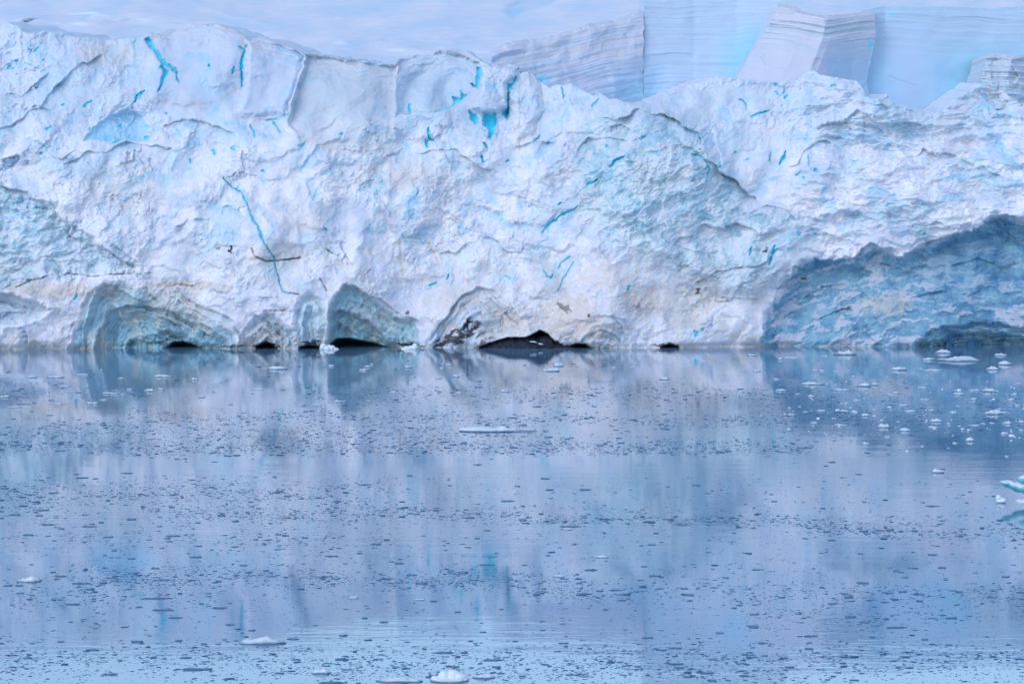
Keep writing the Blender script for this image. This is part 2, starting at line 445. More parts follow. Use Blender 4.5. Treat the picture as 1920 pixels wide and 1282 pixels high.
# --- relief: crumbled firn, blocks, streaks
sw = 1 - sstep(-40, 20, np.maximum(sR, sL))
upper = sstep(300, 180, V)
tw = 22 * fbm(U, V, 50, 4, 67)
tower = sstep(255, 300, U + tw) * sstep(915, 890, U + tw * .4) * sstep(240, 185, V + 12 * fbm(U, V, 60, 3, 66))
rough_amt = interp(V, [(60, 0.7), (180, 0.8), (260, 1.1), (400, 1.0), (560, 0.75), (700, 0.7)]) * (1 - 0.82 * tower)
smoothR = sstep(1430, 1560, U) * sstep(480, 400, V)
rough_amt *= (1 - 0.45 * smoothR) * (1 - 0.5 * sstep(-5, 15, sR))
calm = sstep(-0.35, 0.45, fbm(U, V, 150, 4, 99, 0.6))
rough_amt *= 0.11 + 0.32 * calm ** 1.5
w1 = 26 * fbm(U, V, 70, 4, 97, 0.6); w2 = 26 * fbm(U, V, 70, 4, 98, 0.6)
f1, e1 = facets(A + w1, B + w2, 64, 101, 1.0, 0.22); f2, e2 = facets(A + 20 + w1 * .5, B + w2 * .5, 26, 102, 1.0, 0.35); f3, e3 = facets(A, B + 11, 11, 103); f4, _ = facets(A * 1.1, B, 5.5, 104)
D += rough_amt * (0.9 * f1 + 0.42 * f2 + 0.20 * f3 + 0.08 * f4)
D -= rough_amt * (0.34 * ridged(A, B * 1.1, 60, 4, 111) + 0.16 * ridged(A, B, 14, 3, 118) )
D += 0.10 * (0.5 + calm) * fbm(A, B, 12, 4, 120, 0.7) * (1 - 0.7 * tower) * (1 - 0.5 * smoothR)
# broken ledges: contours of a wandering phase, a sharp step under each, a swelling between
def saw(ph, k=0.10):
    f = ph - np.floor(ph)
    return np.where(f < 1 - k, f / (1 - k), (1 - f) / k), f
inR0 = sstep(-3, 8, sR)
ph1 = fbm(A + w1 * .4, B + w2 * .4, 210, 4, 700, .42) * 1.7 + B * 0.011 - (A - 960) * 0.0022 * np.sign(A - 700)
ph2 = fbm(A + w2 * .4, B + w1 * .4, 85, 4, 710, .45) * 1.1 + B * 0.016 + (A - 960) * 0.006
g1, f1_ = saw(ph1, .16); g2, f2_ = saw(ph2, .22)
m1 = (1 - tower) * (1 - .7 * inR0) * sstep(-.45, .15, fbm(U, V, 120, 3, 720))
m2 = (1 - .8 * tower) * (1 - .6 * inR0) * (1 - .6 * smoothR) * sstep(-.3, .3, fbm(U, V, 90, 3, 721))
D -= 0.40 * m1 * (g1 - .5) + 0.15 * m2 * (g2 - .5)
# the big buttress right of centre: its right-hand edge stands proud of the snow slope beyond
D -= 2.2 * wM * np.exp(-np.clip(sM, 0, 300) / 90.0) * sstep(1120, 1250, U)
# swirling smooth drifts at right
sd_ = ridged(A * 0.7 + B * 0.9, B * 2.2 - A * 0.35, 95, 4, 130)
D -= smoothR * 0.8 * sd_
# streaks of the overhanging blue ice (rising to the right)
cr, sr = math.cos(-0.42), math.sin(-0.42)
P1 = (A * cr + B * sr); Q1 = (-A * sr + B * cr)
st = fbm(P1 * 0.36, Q1, 19, 6, 140, 0.68)
flat = fbm(A * 0.27, B, 18, 6, 141, 0.68)
mixRL = sstep(1600, 1750, U)
st = st * (1 - mixRL) + flat * mixRL
D -= (0.18 * st + 0.5 * fbm(P1 * 0.5, Q1, 60, 3, 142)) * sstep(0, 25, sR)
D -= 0.7 * fbm(A * 0.45, B + A * 0.1, 14, 4, 145) * sstep(0, 20, sL)
# chipped slabs of the middle grey-green face, tilted
st2 = fbm(P1 * 0.5, Q1, 22, 5, 150, 0.6)
D -= 0.35 * st2 * wM

# --- colour of the ice itself
def patchy(s, w, n, k=0.5):
    return sstep(-w, w, s + n * w * k)
nz = fbm(A, B, 30, 5, 200, 0.65); nz2 = fbm(A, B, 90, 4, 210); nz3 = fbm(A, B, 11, 4, 214, 0.7)
topR = np.exp(-np.clip(sR, 0, 300) / 60.0)
white_flakes = sstep(-0.10, 0.20, st + 0.5 * fbm(A, B, 110, 3, 143) - 0.34 * topR - 0.1 * mixRL + 0.10 * nz3)
white_flakes *= 1 - 0.6 * sstep(1700, 1800, U) * sstep(600, 500, V) * sstep(410, 430, V)
inR = sstep(-3, 10, sR + 14 * nz * sstep(1750, 1450, U))
put('teal', inR * (1 - 0.80 * white_flakes) * 1.0)
put('deep', inR * (1 - 0.8 * white_flakes) * (0.66 + 0.26 * sstep(1650, 1850, U)) * (0.8 + 0.5 * nz))
put('firn', inR)
put('tan', inR * white_flakes * 0.10 * sstep(480, 600, V))
inL = sstep(-8, 16, sL)
put('teal', inL * (0.26 + 0.45 * sstep(-0.1, 0.5, nz + 0.3 * nz2)) )
put('deep', inL * 0.6 * np.exp(-np.clip(sL, 0, 200) / 9.0) * sstep(-0.1, 0.3, nz2 + nz * 0.5) * sstep(320, 400, V) * sstep(300, 270, U))
put('teal', wM * (0.28 + 0.45 * sstep(0.0, 0.5, nz)))
put('deep', 0.20 * wM * sstep(0.25, 0.6, nz) * sstep(1150, 1300, U))
put('teal', 0.22 * sstep(0.1, 0.6, nz2 + 0.5 * nz) * (1 - tower))
put('pale', 0.38 * sstep(0.05, 0.6, fbm(A, B, 70, 4, 220)) * sstep(460, 250, V))
put('pale', 0.25 * upper + 0 * U)
patch = sstep(0.0, 0.25, fbm(A, B, 95, 4, 740))
put('pale', (0.5 * sstep(.55, .05, f1_) * patch * (V < 470) + 0.35 * sstep(.5, .1, f2_) * patch) * (1 - inR0) * sstep(520, 400, V))
put('firn', 0.5 * sstep(.35, .8, f1_) * sstep(-.2, .3, nz2) * (1 - inR0))
put('teal', 0.45 * sstep(.5, .0, f1_) * sstep(.1, .4, nz2) * sstep(330, 450, V)); put('teal', 0.55 * sstep(.35, .0, f2_) * wM)
put('pale', .5 * sstep(0.05, .5, fbm(A, B, 60, 4, 741)) * sstep(40, 70, U) * sstep(470, 380, U) * sstep(330, 270, V) * sstep(70, 110, V))
put('firn', 0.3 * sstep(480, 640, V) * (1 - inR0))
put('tan', 0.46 * sstep(460, 590, V) * sstep(-0.1, 0.5, nz2 + 0.4 * nz) * (1 - inR))
put('tan', 0.35 * sstep(0.35, 0.6, nz + 0.2 * nz2) * sstep(420, 500, V) * (1 - inR) * (U > 560) * (U < 1400))

def spot(cu, cv, ru, rv, k, amp, rot=0.0, thr=0.15):
    c, s = math.cos(rot), math.sin(rot)
    x = ((A - cu) * c + (B - cv) * s) / ru; y = (-(A - cu) * s + (B - cv) * c) / rv
    r = np.exp(-(x * x + y * y))
    put(k, amp * sstep(thr, thr + 0.5, r + 0.5 * nz3 * r * 1.5))
    return r

# tan and dark dirt
for a in [(1065, 590, 60, 40, 'tan', .65), (1100, 612, 50, 28, 'tan', .6), (700, 600, 70, 30, 'tan', .3), (1205, 560, 50, 26, 'tan', .6), (960, 600, 60, 34, 'tan', .5), (860, 560, 50, 30, 'tan', .45),
          (200, 100, 60, 26, 'tan', .3), (230, 350, 70, 40, 'tan', .25), (560, 410, 50, 30, 'tan', .3), (120, 545, 110, 16, 'tan', .7), (330, 535, 90, 8, 'tan', .6),
          (520, 480, 60, 26, 'tan', .35), (1300, 560, 60, 30, 'tan', .45), (1660, 570, 50, 18, 'tan', .5), (1140, 520, 60, 30, 'tan', .4), (745, 330, 90, 26, 'tan', .3)]:
    spot(*a)
dn = sstep(0.05, 0.45, nz3 + 0.35 * nz)
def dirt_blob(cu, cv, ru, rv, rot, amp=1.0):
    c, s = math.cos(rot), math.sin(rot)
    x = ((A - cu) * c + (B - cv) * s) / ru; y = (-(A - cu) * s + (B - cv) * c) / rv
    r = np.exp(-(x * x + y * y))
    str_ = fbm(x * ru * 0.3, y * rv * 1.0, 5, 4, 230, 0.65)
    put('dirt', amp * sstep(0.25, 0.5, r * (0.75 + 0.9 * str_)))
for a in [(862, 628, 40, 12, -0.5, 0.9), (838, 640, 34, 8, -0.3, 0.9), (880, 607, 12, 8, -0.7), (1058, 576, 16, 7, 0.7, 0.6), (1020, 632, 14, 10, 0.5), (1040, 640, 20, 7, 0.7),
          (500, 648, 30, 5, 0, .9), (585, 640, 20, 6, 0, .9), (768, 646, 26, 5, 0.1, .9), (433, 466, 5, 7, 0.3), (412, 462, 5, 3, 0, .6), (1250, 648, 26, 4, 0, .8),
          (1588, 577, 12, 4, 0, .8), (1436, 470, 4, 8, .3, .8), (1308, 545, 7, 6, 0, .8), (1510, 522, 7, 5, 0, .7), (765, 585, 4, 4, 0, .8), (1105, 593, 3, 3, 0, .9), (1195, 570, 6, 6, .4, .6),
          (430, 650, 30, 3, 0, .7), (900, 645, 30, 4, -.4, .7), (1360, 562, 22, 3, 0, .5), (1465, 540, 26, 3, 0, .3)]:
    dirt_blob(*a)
def dirt_line(pts, w=1.6, amp=1.0, brk=0.0):
    d, t = dist_line(U + wu * 0.25, V + wv * 0.25, pts, 20)
    m = sstep(w + 1.2, w * 0.2, d + 1.5 * np.abs(nz3)) * sstep(-0.45 + brk, 0.25 + brk, fbm(U, V * .4, 30, 4, 233, .7) + .25)
    put('dirt', amp * m)
dirt_line([(22, 541), (60, 526), (95, 515), (130, 513), (175, 518), (215, 515), (282, 511)], 1.8, .9, 0.05)
dirt_line([(472, 465), (479, 480), (495, 488), (512, 490), (540, 487), (565, 482)], 2.4, 1.0, 0.05)
dirt_line([(335, 534), (362, 536)], 1.6, .8, .1)
dirt_line([(493, 581), (515, 583), (535, 581)], 1.8, .8, .1)
dirt_line([(485, 557), (520, 556)], 1.2, .6, .15)
dirt_line([(535, 546), (560, 552)], 2.0, .9)
dirt_line([(612, 467), (622, 476), (640, 480), (655, 498)], 1.8, .9, .1)
dirt_line([(598, 522), (612, 545)], 1.8, .9)
dirt_line([(845, 535), (852, 520), (848, 512)], 1.2, .7, .1)
dirt_line([(640, 466), (662, 500)], 1.2, .8)
dirt_line([(1766, 583), (1800, 590), (1840, 600), (1920, 598)], 1.4, .6, .2)
dirt_line([(1340, 556), (1420, 560)], 1.2, .5, .1)
for p in [[(800, 450), (812, 470), (820, 500)], [(745, 445), (752, 480), (758, 515)], [(965, 412), (975, 424)], [(870, 515), (880, 530)], [(700, 450), (695, 480)]]:
    d, t = dist_line(A, B, p, 12); put('tan', 0.7 * sstep(4, 1, d + np.abs(nz3)))

# --- cracks: real grooves whose walls are clear blue ice
CR = np.zeros(U.shape)
def crack(pts, w=2.6, dep=2.5, cy=1.0, taper=True):
    global D, CR
    d, t = dist_line(U + wu * 0.45, V + wv * 0.45, pts, 26)
    ww = w * (np.minimum(1, 4 * np.minimum(t + .03, 1.03 - t)) if taper else 1.0) * np.clip(0.62 + 0.75 * fbm(U, V, 16, 3, 240, .7), .12, 1.6)
    g = sstep(ww + 1.3, ww * 0.35, d)
    D = D + 0.34 * dep * g
    CR = np.maximum(CR, g)
    put('cyan', cy * sstep(ww + 2.0, ww * 0.5, d)); put('pale', 0.55 * np.exp(-d / (3 + 2.2 * w)) * (d < 60))
def hollow(pts, dep, cy, w=4, k='cyan'):
    global D, CR
    s = sdist(A, B, pts, 20)
    D = D + 0.5 * dep * np.where(s > 0, 1 - np.exp(-np.clip(s, 0, 99) / w), 0)
    if k == 'cyan': put('pale', 0.6 * np.exp(-np.clip(-s, 0, 99) / 9.0) * (s > -19))
    if k == 'cyan' and cy > 0.6: CR = np.maximum(CR, (s > 0) * 1.0)
    put(k, cy * sstep(-1, 3, s))
# the long crack
crack([(420, 335), (436, 350), (452, 362), (464, 388), (470, 404), (480, 422), (490, 448), (502, 464), (510, 480), (513, 500), (522, 520), (530, 545), (540, 550)], 1.5, 1.4, 0.7)
# zigzag crevasse of the left block
hollow([(270, 74), (278, 70), (292, 90), (305, 106), (317, 118), (336, 136), (332, 141), (324, 136), (316, 127), (309, 124), (317, 135), (318, 140), (306, 160), (300, 170), (292, 170), (300, 156), (306, 140), (304, 130), (298, 124), (303, 119), (290, 102), (276, 86)], 3.0, 0.85, 3)
crack([(332, 138), (330, 146), (336, 155)], 1.6, 1.6)
crack([(270, 171), (258, 180), (252, 192)], 3.0, 2.0)
crack([(463, 84), (457, 104), (453, 130), (452, 163)], 3.0, 2.0)
crack([(446, 88), (458, 92)], 2.2, 1.4); crack([(438, 126), (436, 138)], 2.6, 1.6); crack([(388, 124), (390, 126)], 3.0, 1.5)
crack([(182, 26), (190, 40), (196, 52)], 2.6, 1.4, .7)
crack([(469, 234), (476, 245), (481, 258)], 1.8, 1.2, .8); crack([(512, 228), (518, 240), (522, 250)], 1.8, 1.2, .7)
crack([(500, 226), (522, 222), (542, 214)], 2.2, 1.2, .5)
# between the grooved block and the leaning pillar
hollow([(893, 126), (904, 128), (903, 148), (895, 166), (886, 164), (880, 154), (892, 158)], 3.0, 0.8, 3)
hollow([(848, 180), (862, 186), (864, 168), (870, 180), (880, 178), (868, 190), (852, 200), (850, 192)], 3.0, 0.9, 3)
crack([(852, 198), (815, 209)], 1.8, 1.4, .7)
hollow([(950, 155), (962, 153), (968, 140), (974, 146), (962, 160), (964, 168), (952, 168)], 2.2, 0.9, 3)
crack([(955, 168), (952, 200), (948, 214)], 2.0, 2.4, .9)
hollow([(938, 213), (953, 196), (952, 226), (944, 220)], 3.5, 1.0, 3)
hollow([(880, 208), (892, 216), (897, 226), (893, 234), (884, 224)], 3.0, 1.0, 3)
hollow([(906, 216), (930, 216), (933, 232), (930, 246), (922, 262), (914, 260), (916, 244), (905, 232)], 3.5, 1.0, 3)
crack([(768, 195), (769, 214)], 2.0, 1.4); crack([(804, 240), (806, 262), (813, 264)], 2.2, 1.6); crack([(800, 262), (803, 276)], 2.4, 1.3)
crack([(908, 268), (916, 278)], 1.8, 1.5); crack([(904, 290), (906, 304)], 2.2, 1.6); crack([(951, 300), (948, 304)], 2.2, 1.2)
hollow([(1000, 262), (1014, 250), (1010, 258), (1002, 264)], 2.5, 1.0, 2)
crack([(1052, 162), (1058, 184)], 2.2, 1.5, .7); crack([(1110, 200), (1116, 192), (1120, 186)], 2.0, 1.2, .6); crack([(1137, 166), (1141, 182)], 2.0, 1.2, .6)
# centre right
hollow([(1142, 312), (1158, 296), (1172, 292), (1170, 298), (1156, 306), (1144, 314)], 2.2, 1.0, 2)
crack([(1100, 348), (1118, 337)], 2.4, 1.6); crack([(1048, 383), (1053, 380)], 3, 1.6); crack([(1084, 384), (1066, 396), (1052, 402), (1042, 412), (1030, 416), (1016, 436)], 2.8, 1.4, .9)
crack([(1018, 506), (1024, 512), (1026, 520), (1032, 522), (1036, 512)], 1.6, 1, .6); crack([(1046, 502), (1056, 492), (1070, 484)], 1.1, .8, .6); crack([(948, 518), (958, 524)], 1.6, .6, .4)
crack([(1076, 492), (1060, 520), (1044, 545)], 1.2, .8, .4); crack([(805, 536), (818, 530)], 2.2, 1.2, .8); crack([(838, 522), (840, 514)], 1.8, 1.2, .8)
crack([(1322, 338), (1330, 318), (1326, 300), (1310, 292), (1296, 290)], 2.2, 1.5, .6); crack([(1346, 314), (1352, 310)], 3.2, 1.5, .8)
crack([(1404, 478), (1408, 462)], 2.2, 1.4, .8); crack([(1440, 496), (1452, 474), (1455, 460)], 3.0, 1.8, .85); crack([(1495, 434), (1500, 440)], 3, 1, .7); crack([(1530, 436), (1528, 440)], 3, 1, .8)
crack([(1462, 306), (1468, 292), (1472, 284)], 3.4, 1.8, .9); crack([(1442, 302), (1446, 286)], 2.0, 1.4, .5); crack([(1500, 324), (1492, 330)], 2, 1, .5)
crack([(1530, 318), (1532, 322)], 4.5, 1.5, .9); crack([(1510, 333), (1507, 336)], 3, 1.2, .9); crack([(1516, 294), (1516, 312)], 2, 1, .5)
crack([(1410, 220), (1424, 212), (1440, 208)], 2.2, 1.3, .8); crack([(1386, 186), (1398, 192), (1400, 202)], 2.2, 1.3, .7)
for (a, b, c) in [(1455, 160, 4), (1470, 172, 4), (1476, 180, 3.5), (1456, 174, 3), (1472, 155, 2), (1564, 160, 4), (1378, 288, 2), (1295, 162, 3), (1375, 130 + 22, 3), (58, 94, 6), (72, 92, 5), (84, 112, 3),
                  (20, 128, 7), (34, 118, 4), (122, 198, 3), (168, 194, 6), (158, 200, 3), (93, 242, 8), (84, 273, 4), (80, 286, 3), (226, 295, 2), (325, 314, 3), (438, 277, 3.5), (398, 284, 3.5), (425, 300, 3), (358, 299, 4),
                  (565, 272, 5), (220, 266, 6), (224, 236, 4), (166, 244, 2), (277, 259, 4), (312, 214, 2), (492, 322, 2), (640, 250, 3), (600, 405, 3), (610, 430, 4), (1165, 240, 3), (1140, 272, 2.5), (1490, 600, 3),
                  (1400, 300, 2), (1735, 440, 4), (1666, 387, 4), (1304, 622, 6), (1316, 616, 4), (560, 575, 2), (1180, 540, 4), (1130, 527, 3), (1092, 553, 2), (1205, 532, 3), (146, 558, 4)]:
    if c <= 3 and (a + b) % 2: continue
    an = (a * 7.3 + b * 3.1) % 3.14; q_ = 0.5 + ((a * 13 + b) % 7) / 7
    crack([(a - c * q_ * math.cos(an), b + c * q_ * math.sin(an)), (a + 1, b - 1), (a + c * .6 * math.cos(an + .7), b - c * .6 * math.sin(an + .7))], c * (.75 - .25 * q_), 1.0, .45 + .35 * q_, False)
# the shallow pale-blue hollow upper left
hollow([(152, 268), (156, 256), (178, 236), (205, 215), (240, 206), (262, 212), (270, 226), (284, 236), (276, 252), (286, 262), (268, 266), (230, 262), (200, 266), (170, 264)], 2.2, 0.85, 7, 'pale')
put('cyan', 0.25 * sstep(0, 8, sdist(A, B, [(155, 268), (185, 240), (215, 250), (268, 262), (230, 266)], 20)))
spot(20, 305, 26, 8, 'deep', .8, -0.6); spot(1310, 75, 10, 10, 'pale', .3)
# serac walls: vertical and strata shaping
BL = [([(573, 100), (745, 120), (742, 140), (738, 200), (742, 280), (620, 282), (560, 262), (540, 232), (556, 170), (572, 112)], 'grey wall'),]
s3 = sdist(A, B, BL[0][0], 30); D += 1.9 * sstep(-2, 7, s3) * sstep(270, 200, B) - 1.6 * sstep(0, 120, s3); put('teal', .16 * sstep(0, 6, s3)); put('tan', .16 * sstep(0, 6, s3))
s4 = sdist(A, B, [(746, 110), (845, 94), (900, 118), (892, 160), (850, 198), (812, 210), (745, 216), (740, 170)], 30)
D += 0.9 * sstep(-2, 5, s4) * np.sin(A / 11.0 + np.sin(B / 24)) * sstep(120, 150, B) + 1.0 * sstep(-2, 5, s4); put('teal', .22 * sstep(0, 6, s4))
s5 = sdist(A, B, [(466, 74), (530, 84), (573, 104), (556, 170), (538, 220), (500, 224), (455, 222), (440, 212), (453, 165), (458, 110)], 30)
D += -1.6 * sstep(-4, 14, s5) + 0.014 * (A - 450) * sstep(0, 5, s5)
s6 = sdist(A, B, [(905, 124), (970, 124), (972, 138), (952, 156), (954, 200), (930, 216), (905, 214), (884, 206), (900, 160)], 30)
D += -1.5 * sstep(-3, 9, s6)
s7 = sdist(A, B, [(972, 160), (992, 140), (1012, 158), (1020, 200), (1000, 250), (970, 262), (955, 220), (958, 180)], 30)
D += -1.4 * sstep(-4, 16, s7)
s8 = sdist(A, B, [(275, 70), (335, 60), (395, 48), (455, 66), (452, 165), (420, 186), (350, 200), (280, 190), (262, 170)], 30)
D += -0.7 * sstep(-4, 30, s8)
put('smooth', 0.75 * tower + 0.4 * smoothR)
put('firn', 0.45 * tower + 0.35 * upper)
# faint strata just under the crest
strat = fbm(U * 0.08, (V - lip[None, :]) + U * 0.05, 7, 3, 260)
D += 0.22 * strat * tower * sstep(70, 10, V - lip[None, :])
put('tan', .28 * sstep(0.0, 0.4, strat) * tower * sstep(50, 8, V - lip[None, :]))

# waterline notch: the foot is melted back a little just above the water
Pw = to_world(U, V, D)
zz = Pw[..., 2]
D = D + 0.7 * np.exp(-((zz - 0.1) / 0.5) ** 2)
P = to_world(U, V, D)
# crest runs back into the glacier
rows = [P[-1]]
back = []
for k, dy in enumerate([0.6, 1.6, 3.5, 6.5, 11, 17, 26, 40]):
    q = P[-1].copy(); q[:, 1] += dy
    q[:, 2] += dy * 0.05 + 0.25 * fbm(P[-1][:, 0], q[:, 1], 4, 3, 270 + k) * min(1, dy)
    back.append(q)
PP = np.concatenate([P, np.stack(back)], 0)
for k in ATTRS:
    Z[k] = np.clip(np.concatenate([Z[k], np.repeat(Z[k][-1:] * 0.2, len(back), 0)], 0), 0, 1)
Z['pale'][NT:] = 0.25
NRM = grid_normals(PP)
if NRM[10, 700, 1] > 0: NRM = -NRM
nr, nc = PP.shape[:2]
quads = grid_quads(nr, nc)
flat_co = PP.reshape(-1, 3); flat_n = NRM.reshape(-1, 3)
# orientation of the winding must agree with the normals
q0 = quads[(10 * (nc - 1)) + 700]
fn = np.cross(flat_co[q0[1]] - flat_co[q0[0]], flat_co[q0[2]] - flat_co[q0[0]])
if fn[1] > 0: quads = quads[:, ::-1]
fl_at = {k: Z[k].reshape(-1) for k in ATTRS}

def piece(name, fmask, parent=None):
    q = quads[fmask]
    idx, inv = np.unique(q, return_inverse=True)
    me = np_mesh(name, flat_co[idx], inv.reshape(-1, 4), {k: fl_at[k][idx] for k in ATTRS}, flat_n[idx])
    me.materials.append(MAT_ICE)
    return link(name, me, parent)

# every face belongs to a part: caves, crevasses, seracs at the crest, or the cliff itself
Rg = np.zeros((nr, nc), int)
Rg[:NT] = REG
Cg = np.zeros((nr, nc)); Cg[:NT] = CR
PART = np.zeros((nr, nc), int)
SER = [s8, s5, s3, s4, s6, s7]
for i, s in enumerate(SER):
    PART[:NT][s > 0] = 100 + i
PART[:NT][(REG > 0)] = REG[REG > 0]
fPart = PART[:-1, :-1].reshape(-1); fC = Cg[:-1, :-1].reshape(-1) > 0.5
Ug = np.concatenate([U, np.repeat(U[-1:], len(back), 0)])[:-1, :-1].reshape(-1)
Vg = np.concatenate([V, np.repeat(V[-1:], len(back), 0)])[:-1, :-1].reshape(-1)
root = bpy.data.objects.new('glacier_cliff', None); COL.objects.link(root); root.location = (0, 361, 0)
bpy.context.view_layer.update()
root.location = (0, 0, 0)
tag(root, 'long broken glacier front of white and blue-green ice standing in the sea', 'glacier')
body = piece('cliff_face', (fPart == 0) & ~fC, root)
for r in range(1, ridn + 1):
    m = (fPart == r) & ~fC
    if m.sum() > 30: piece('ice_cave', m, root)
SLAB = ['white block split by a zigzag blue crevasse', 'smooth square block right of the narrow blue crack', 'recessed grey wall between two blocks', 'grooved grey block with a rounded snow cap', 'slim pillar leaning beside deep blue gaps', 'pointed white block under the leaning pillar']
for i in range(len(SER)):
    m = (fPart == 100 + i) & ~fC
    if m.sum() > 30: tag(piece('serac', m, root), SLAB[i])
CRB = [('long thin blue crack running down the white face', (400, 325, 560, 560)), ('zigzag blue crevasse', (240, 60, 345, 200)), ('narrow upright blue crack', (430, 70, 470, 180)),
       ('deep blue gap between blocks', (840, 115, 1020, 310)), ('slanting blue crack across the central bulge', (1000, 285, 1180, 440))]
# connected runs of crack faces: the long ones are parts, the specks stay joined
cg = fC.reshape(nr - 1, nc - 1)
lab = np.zeros(cg.shape, int); nl = 0; comps = []
for (i0, j0) in np.argwhere(cg):
    if lab[i0, j0]: continue
    nl += 1; st_ = [(i0, j0)]; lab[i0, j0] = nl; cells = []
    while st_:
        i_, j_ = st_.pop(); cells.append(i_ * (nc - 1) + j_)
        for di, dj in ((1, 0), (-1, 0), (0, 1), (0, -1), (1, 1), (1, -1), (-1, 1), (-1, -1)):
            y_, x_ = i_ + di, j_ + dj
            if 0 <= y_ < nr - 1 and 0 <= x_ < nc - 1 and cg[y_, x_] and not lab[y_, x_]:
                lab[y_, x_] = nl; st_.append((y_, x_))
    comps.append(cells)
comps.sort(key=len, reverse=True)
rest = fC.copy(); used = set()
for cells in comps[:60]:
    if len(cells) < 45: break
    m = np.zeros(fC.shape, bool); m[cells] = True
    o = piece('crevasse', m, root); rest &= ~m
    cu, cv = Ug[m].mean(), Vg[m].mean()
    for q_, (lb, (a, b, c, d)) in enumerate(CRB):
        if q_ not in used and a < cu < c and b < cv < d:
            used.add(q_); tag(o, lb); break
if rest.sum(): tag(piece('small_cracks', rest, root), 'scattered small blue cracks', kind='stuff')

# ----------------------------------------------------------------- blocks and slopes behind the crest
def edge(pts, n, par='len'):
    p = np.array(pts, float); s = np.r_[0, np.cumsum(np.hypot(*(p[1:, :2] - p[:-1, :2]).T))]
    t = np.linspace(0, s[-1], n)
    return np.stack([np.interp(t, s, p[:, k]) for k in range(p.shape[1])], -1)

def block(name, top, bottom, left, right, nx, ny, relief, attr, thick, label, cat, jag=1.0, seed=0):
    """Coons patch through four traced edges (u, v, depth), relief on it, then a solid body behind"""
    Tp = edge(top, nx); Bt = edge(bottom, nx); Lf = edge(left, ny); Rt = edge(right, ny)   # left/right run bottom -> top
    s = np.linspace(0, 1, nx)[None, :, None]; t = np.linspace(0, 1, ny)[:, None, None]
    C = (1 - t) * Bt[None] + t * Tp[None] + (1 - s) * Lf[:, None] + s * Rt[:, None] \
        - ((1 - s) * (1 - t) * Bt[0] + s * (1 - t) * Bt[-1] + (1 - s) * t * Tp[0] + s * t * Tp[-1])
    u, v, y = C[..., 0], C[..., 1], C[..., 2]
    j = jag * (1.5 * fbm(u, v, 14, 4, seed + 1) + 0.8 * facets(u, v, 8, seed + 3)[0])
    u = u + j; v = v + jag * (1.5 * fbm(u, v, 14, 4, seed + 2))
    tt = t[..., 0] + 0 * u; ss = s[..., 0] + 0 * u
    y = y + relief(u, v, ss, tt)
    # rounded crest
    y = y + 1.2 * sstep(0.06, 0.0, 1 - tt) ** 2
    G = to_world(u, v, y)
    at = {k: np.zeros(u.shape) for k in ATTRS}
    for k, a in attr(u, v, ss, tt).items(): at[k] = np.clip(a + 0 * u, 0, 1)
    # ring walls: rows and columns going straight back
    ringi = np.concatenate([np.arange(nx), np.arange(1, ny) * nx + nx - 1, (ny - 1) * nx + np.arange(nx - 2, -1, -1), np.arange(ny - 2, 0, -1) * nx])
    co = [G.reshape(-1, 3)]; qs = [grid_quads(ny, nx)]
    N = nx * ny; prev = ringi; m = len(ringi); off = N
    for dy in np.array([0.15, 0.5, 1.0]) * thick:
        q = co[0][ringi].copy(); q[:, 1] += dy; q[:, 2] -= dy * 0.02
        co.append(q); cur = np.arange(off, off + m); off += m
        qs.append(np.stack([prev, np.roll(prev, -1), np.roll(cur, -1), cur], -1)); prev = cur
    ctr = co[-1].mean(0); co.append(ctr[None]); 
    tri = np.stack([prev, np.roll(prev, -1), np.full(m, off), np.full(m, off)], -1)
    co = np.concatenate(co); Q = np.concatenate(qs)
    av = {k: np.concatenate([at[k].reshape(-1), np.tile(at[k].reshape(-1)[ringi], 3), [0]]) for k in ATTRS}
    q0 = Q[(ny // 2) * (nx - 1) + nx // 2]
    fn = np.cross(co[q0[1]] - co[q0[0]], co[q0[2]] - co[q0[0]])
    if fn[1] > 0: Q = Q[:, ::-1]; tri = tri[:, ::-1]
    me = np_mesh(name, co, Q, av)
    sh = np.ones(len(me.polygons), bool); sh[(nx - 1) * (ny - 1):] = False
    me.polygons.foreach_set('use_smooth', sh)
    me.materials.append(MAT_ICE)
    o = link(name, me)
    tag(o, label, cat, 'ice towers rising behind the cliff crest' if cat == 'serac' else None)
    return o

def strata(u, v, slope, sc, seed, bend=0.0):
    w = v - slope * u + 5 * fbm(u, v, 120, 2, seed + 5)
    return fbm(u * 0.03, w, sc, 4, seed, 0.6)

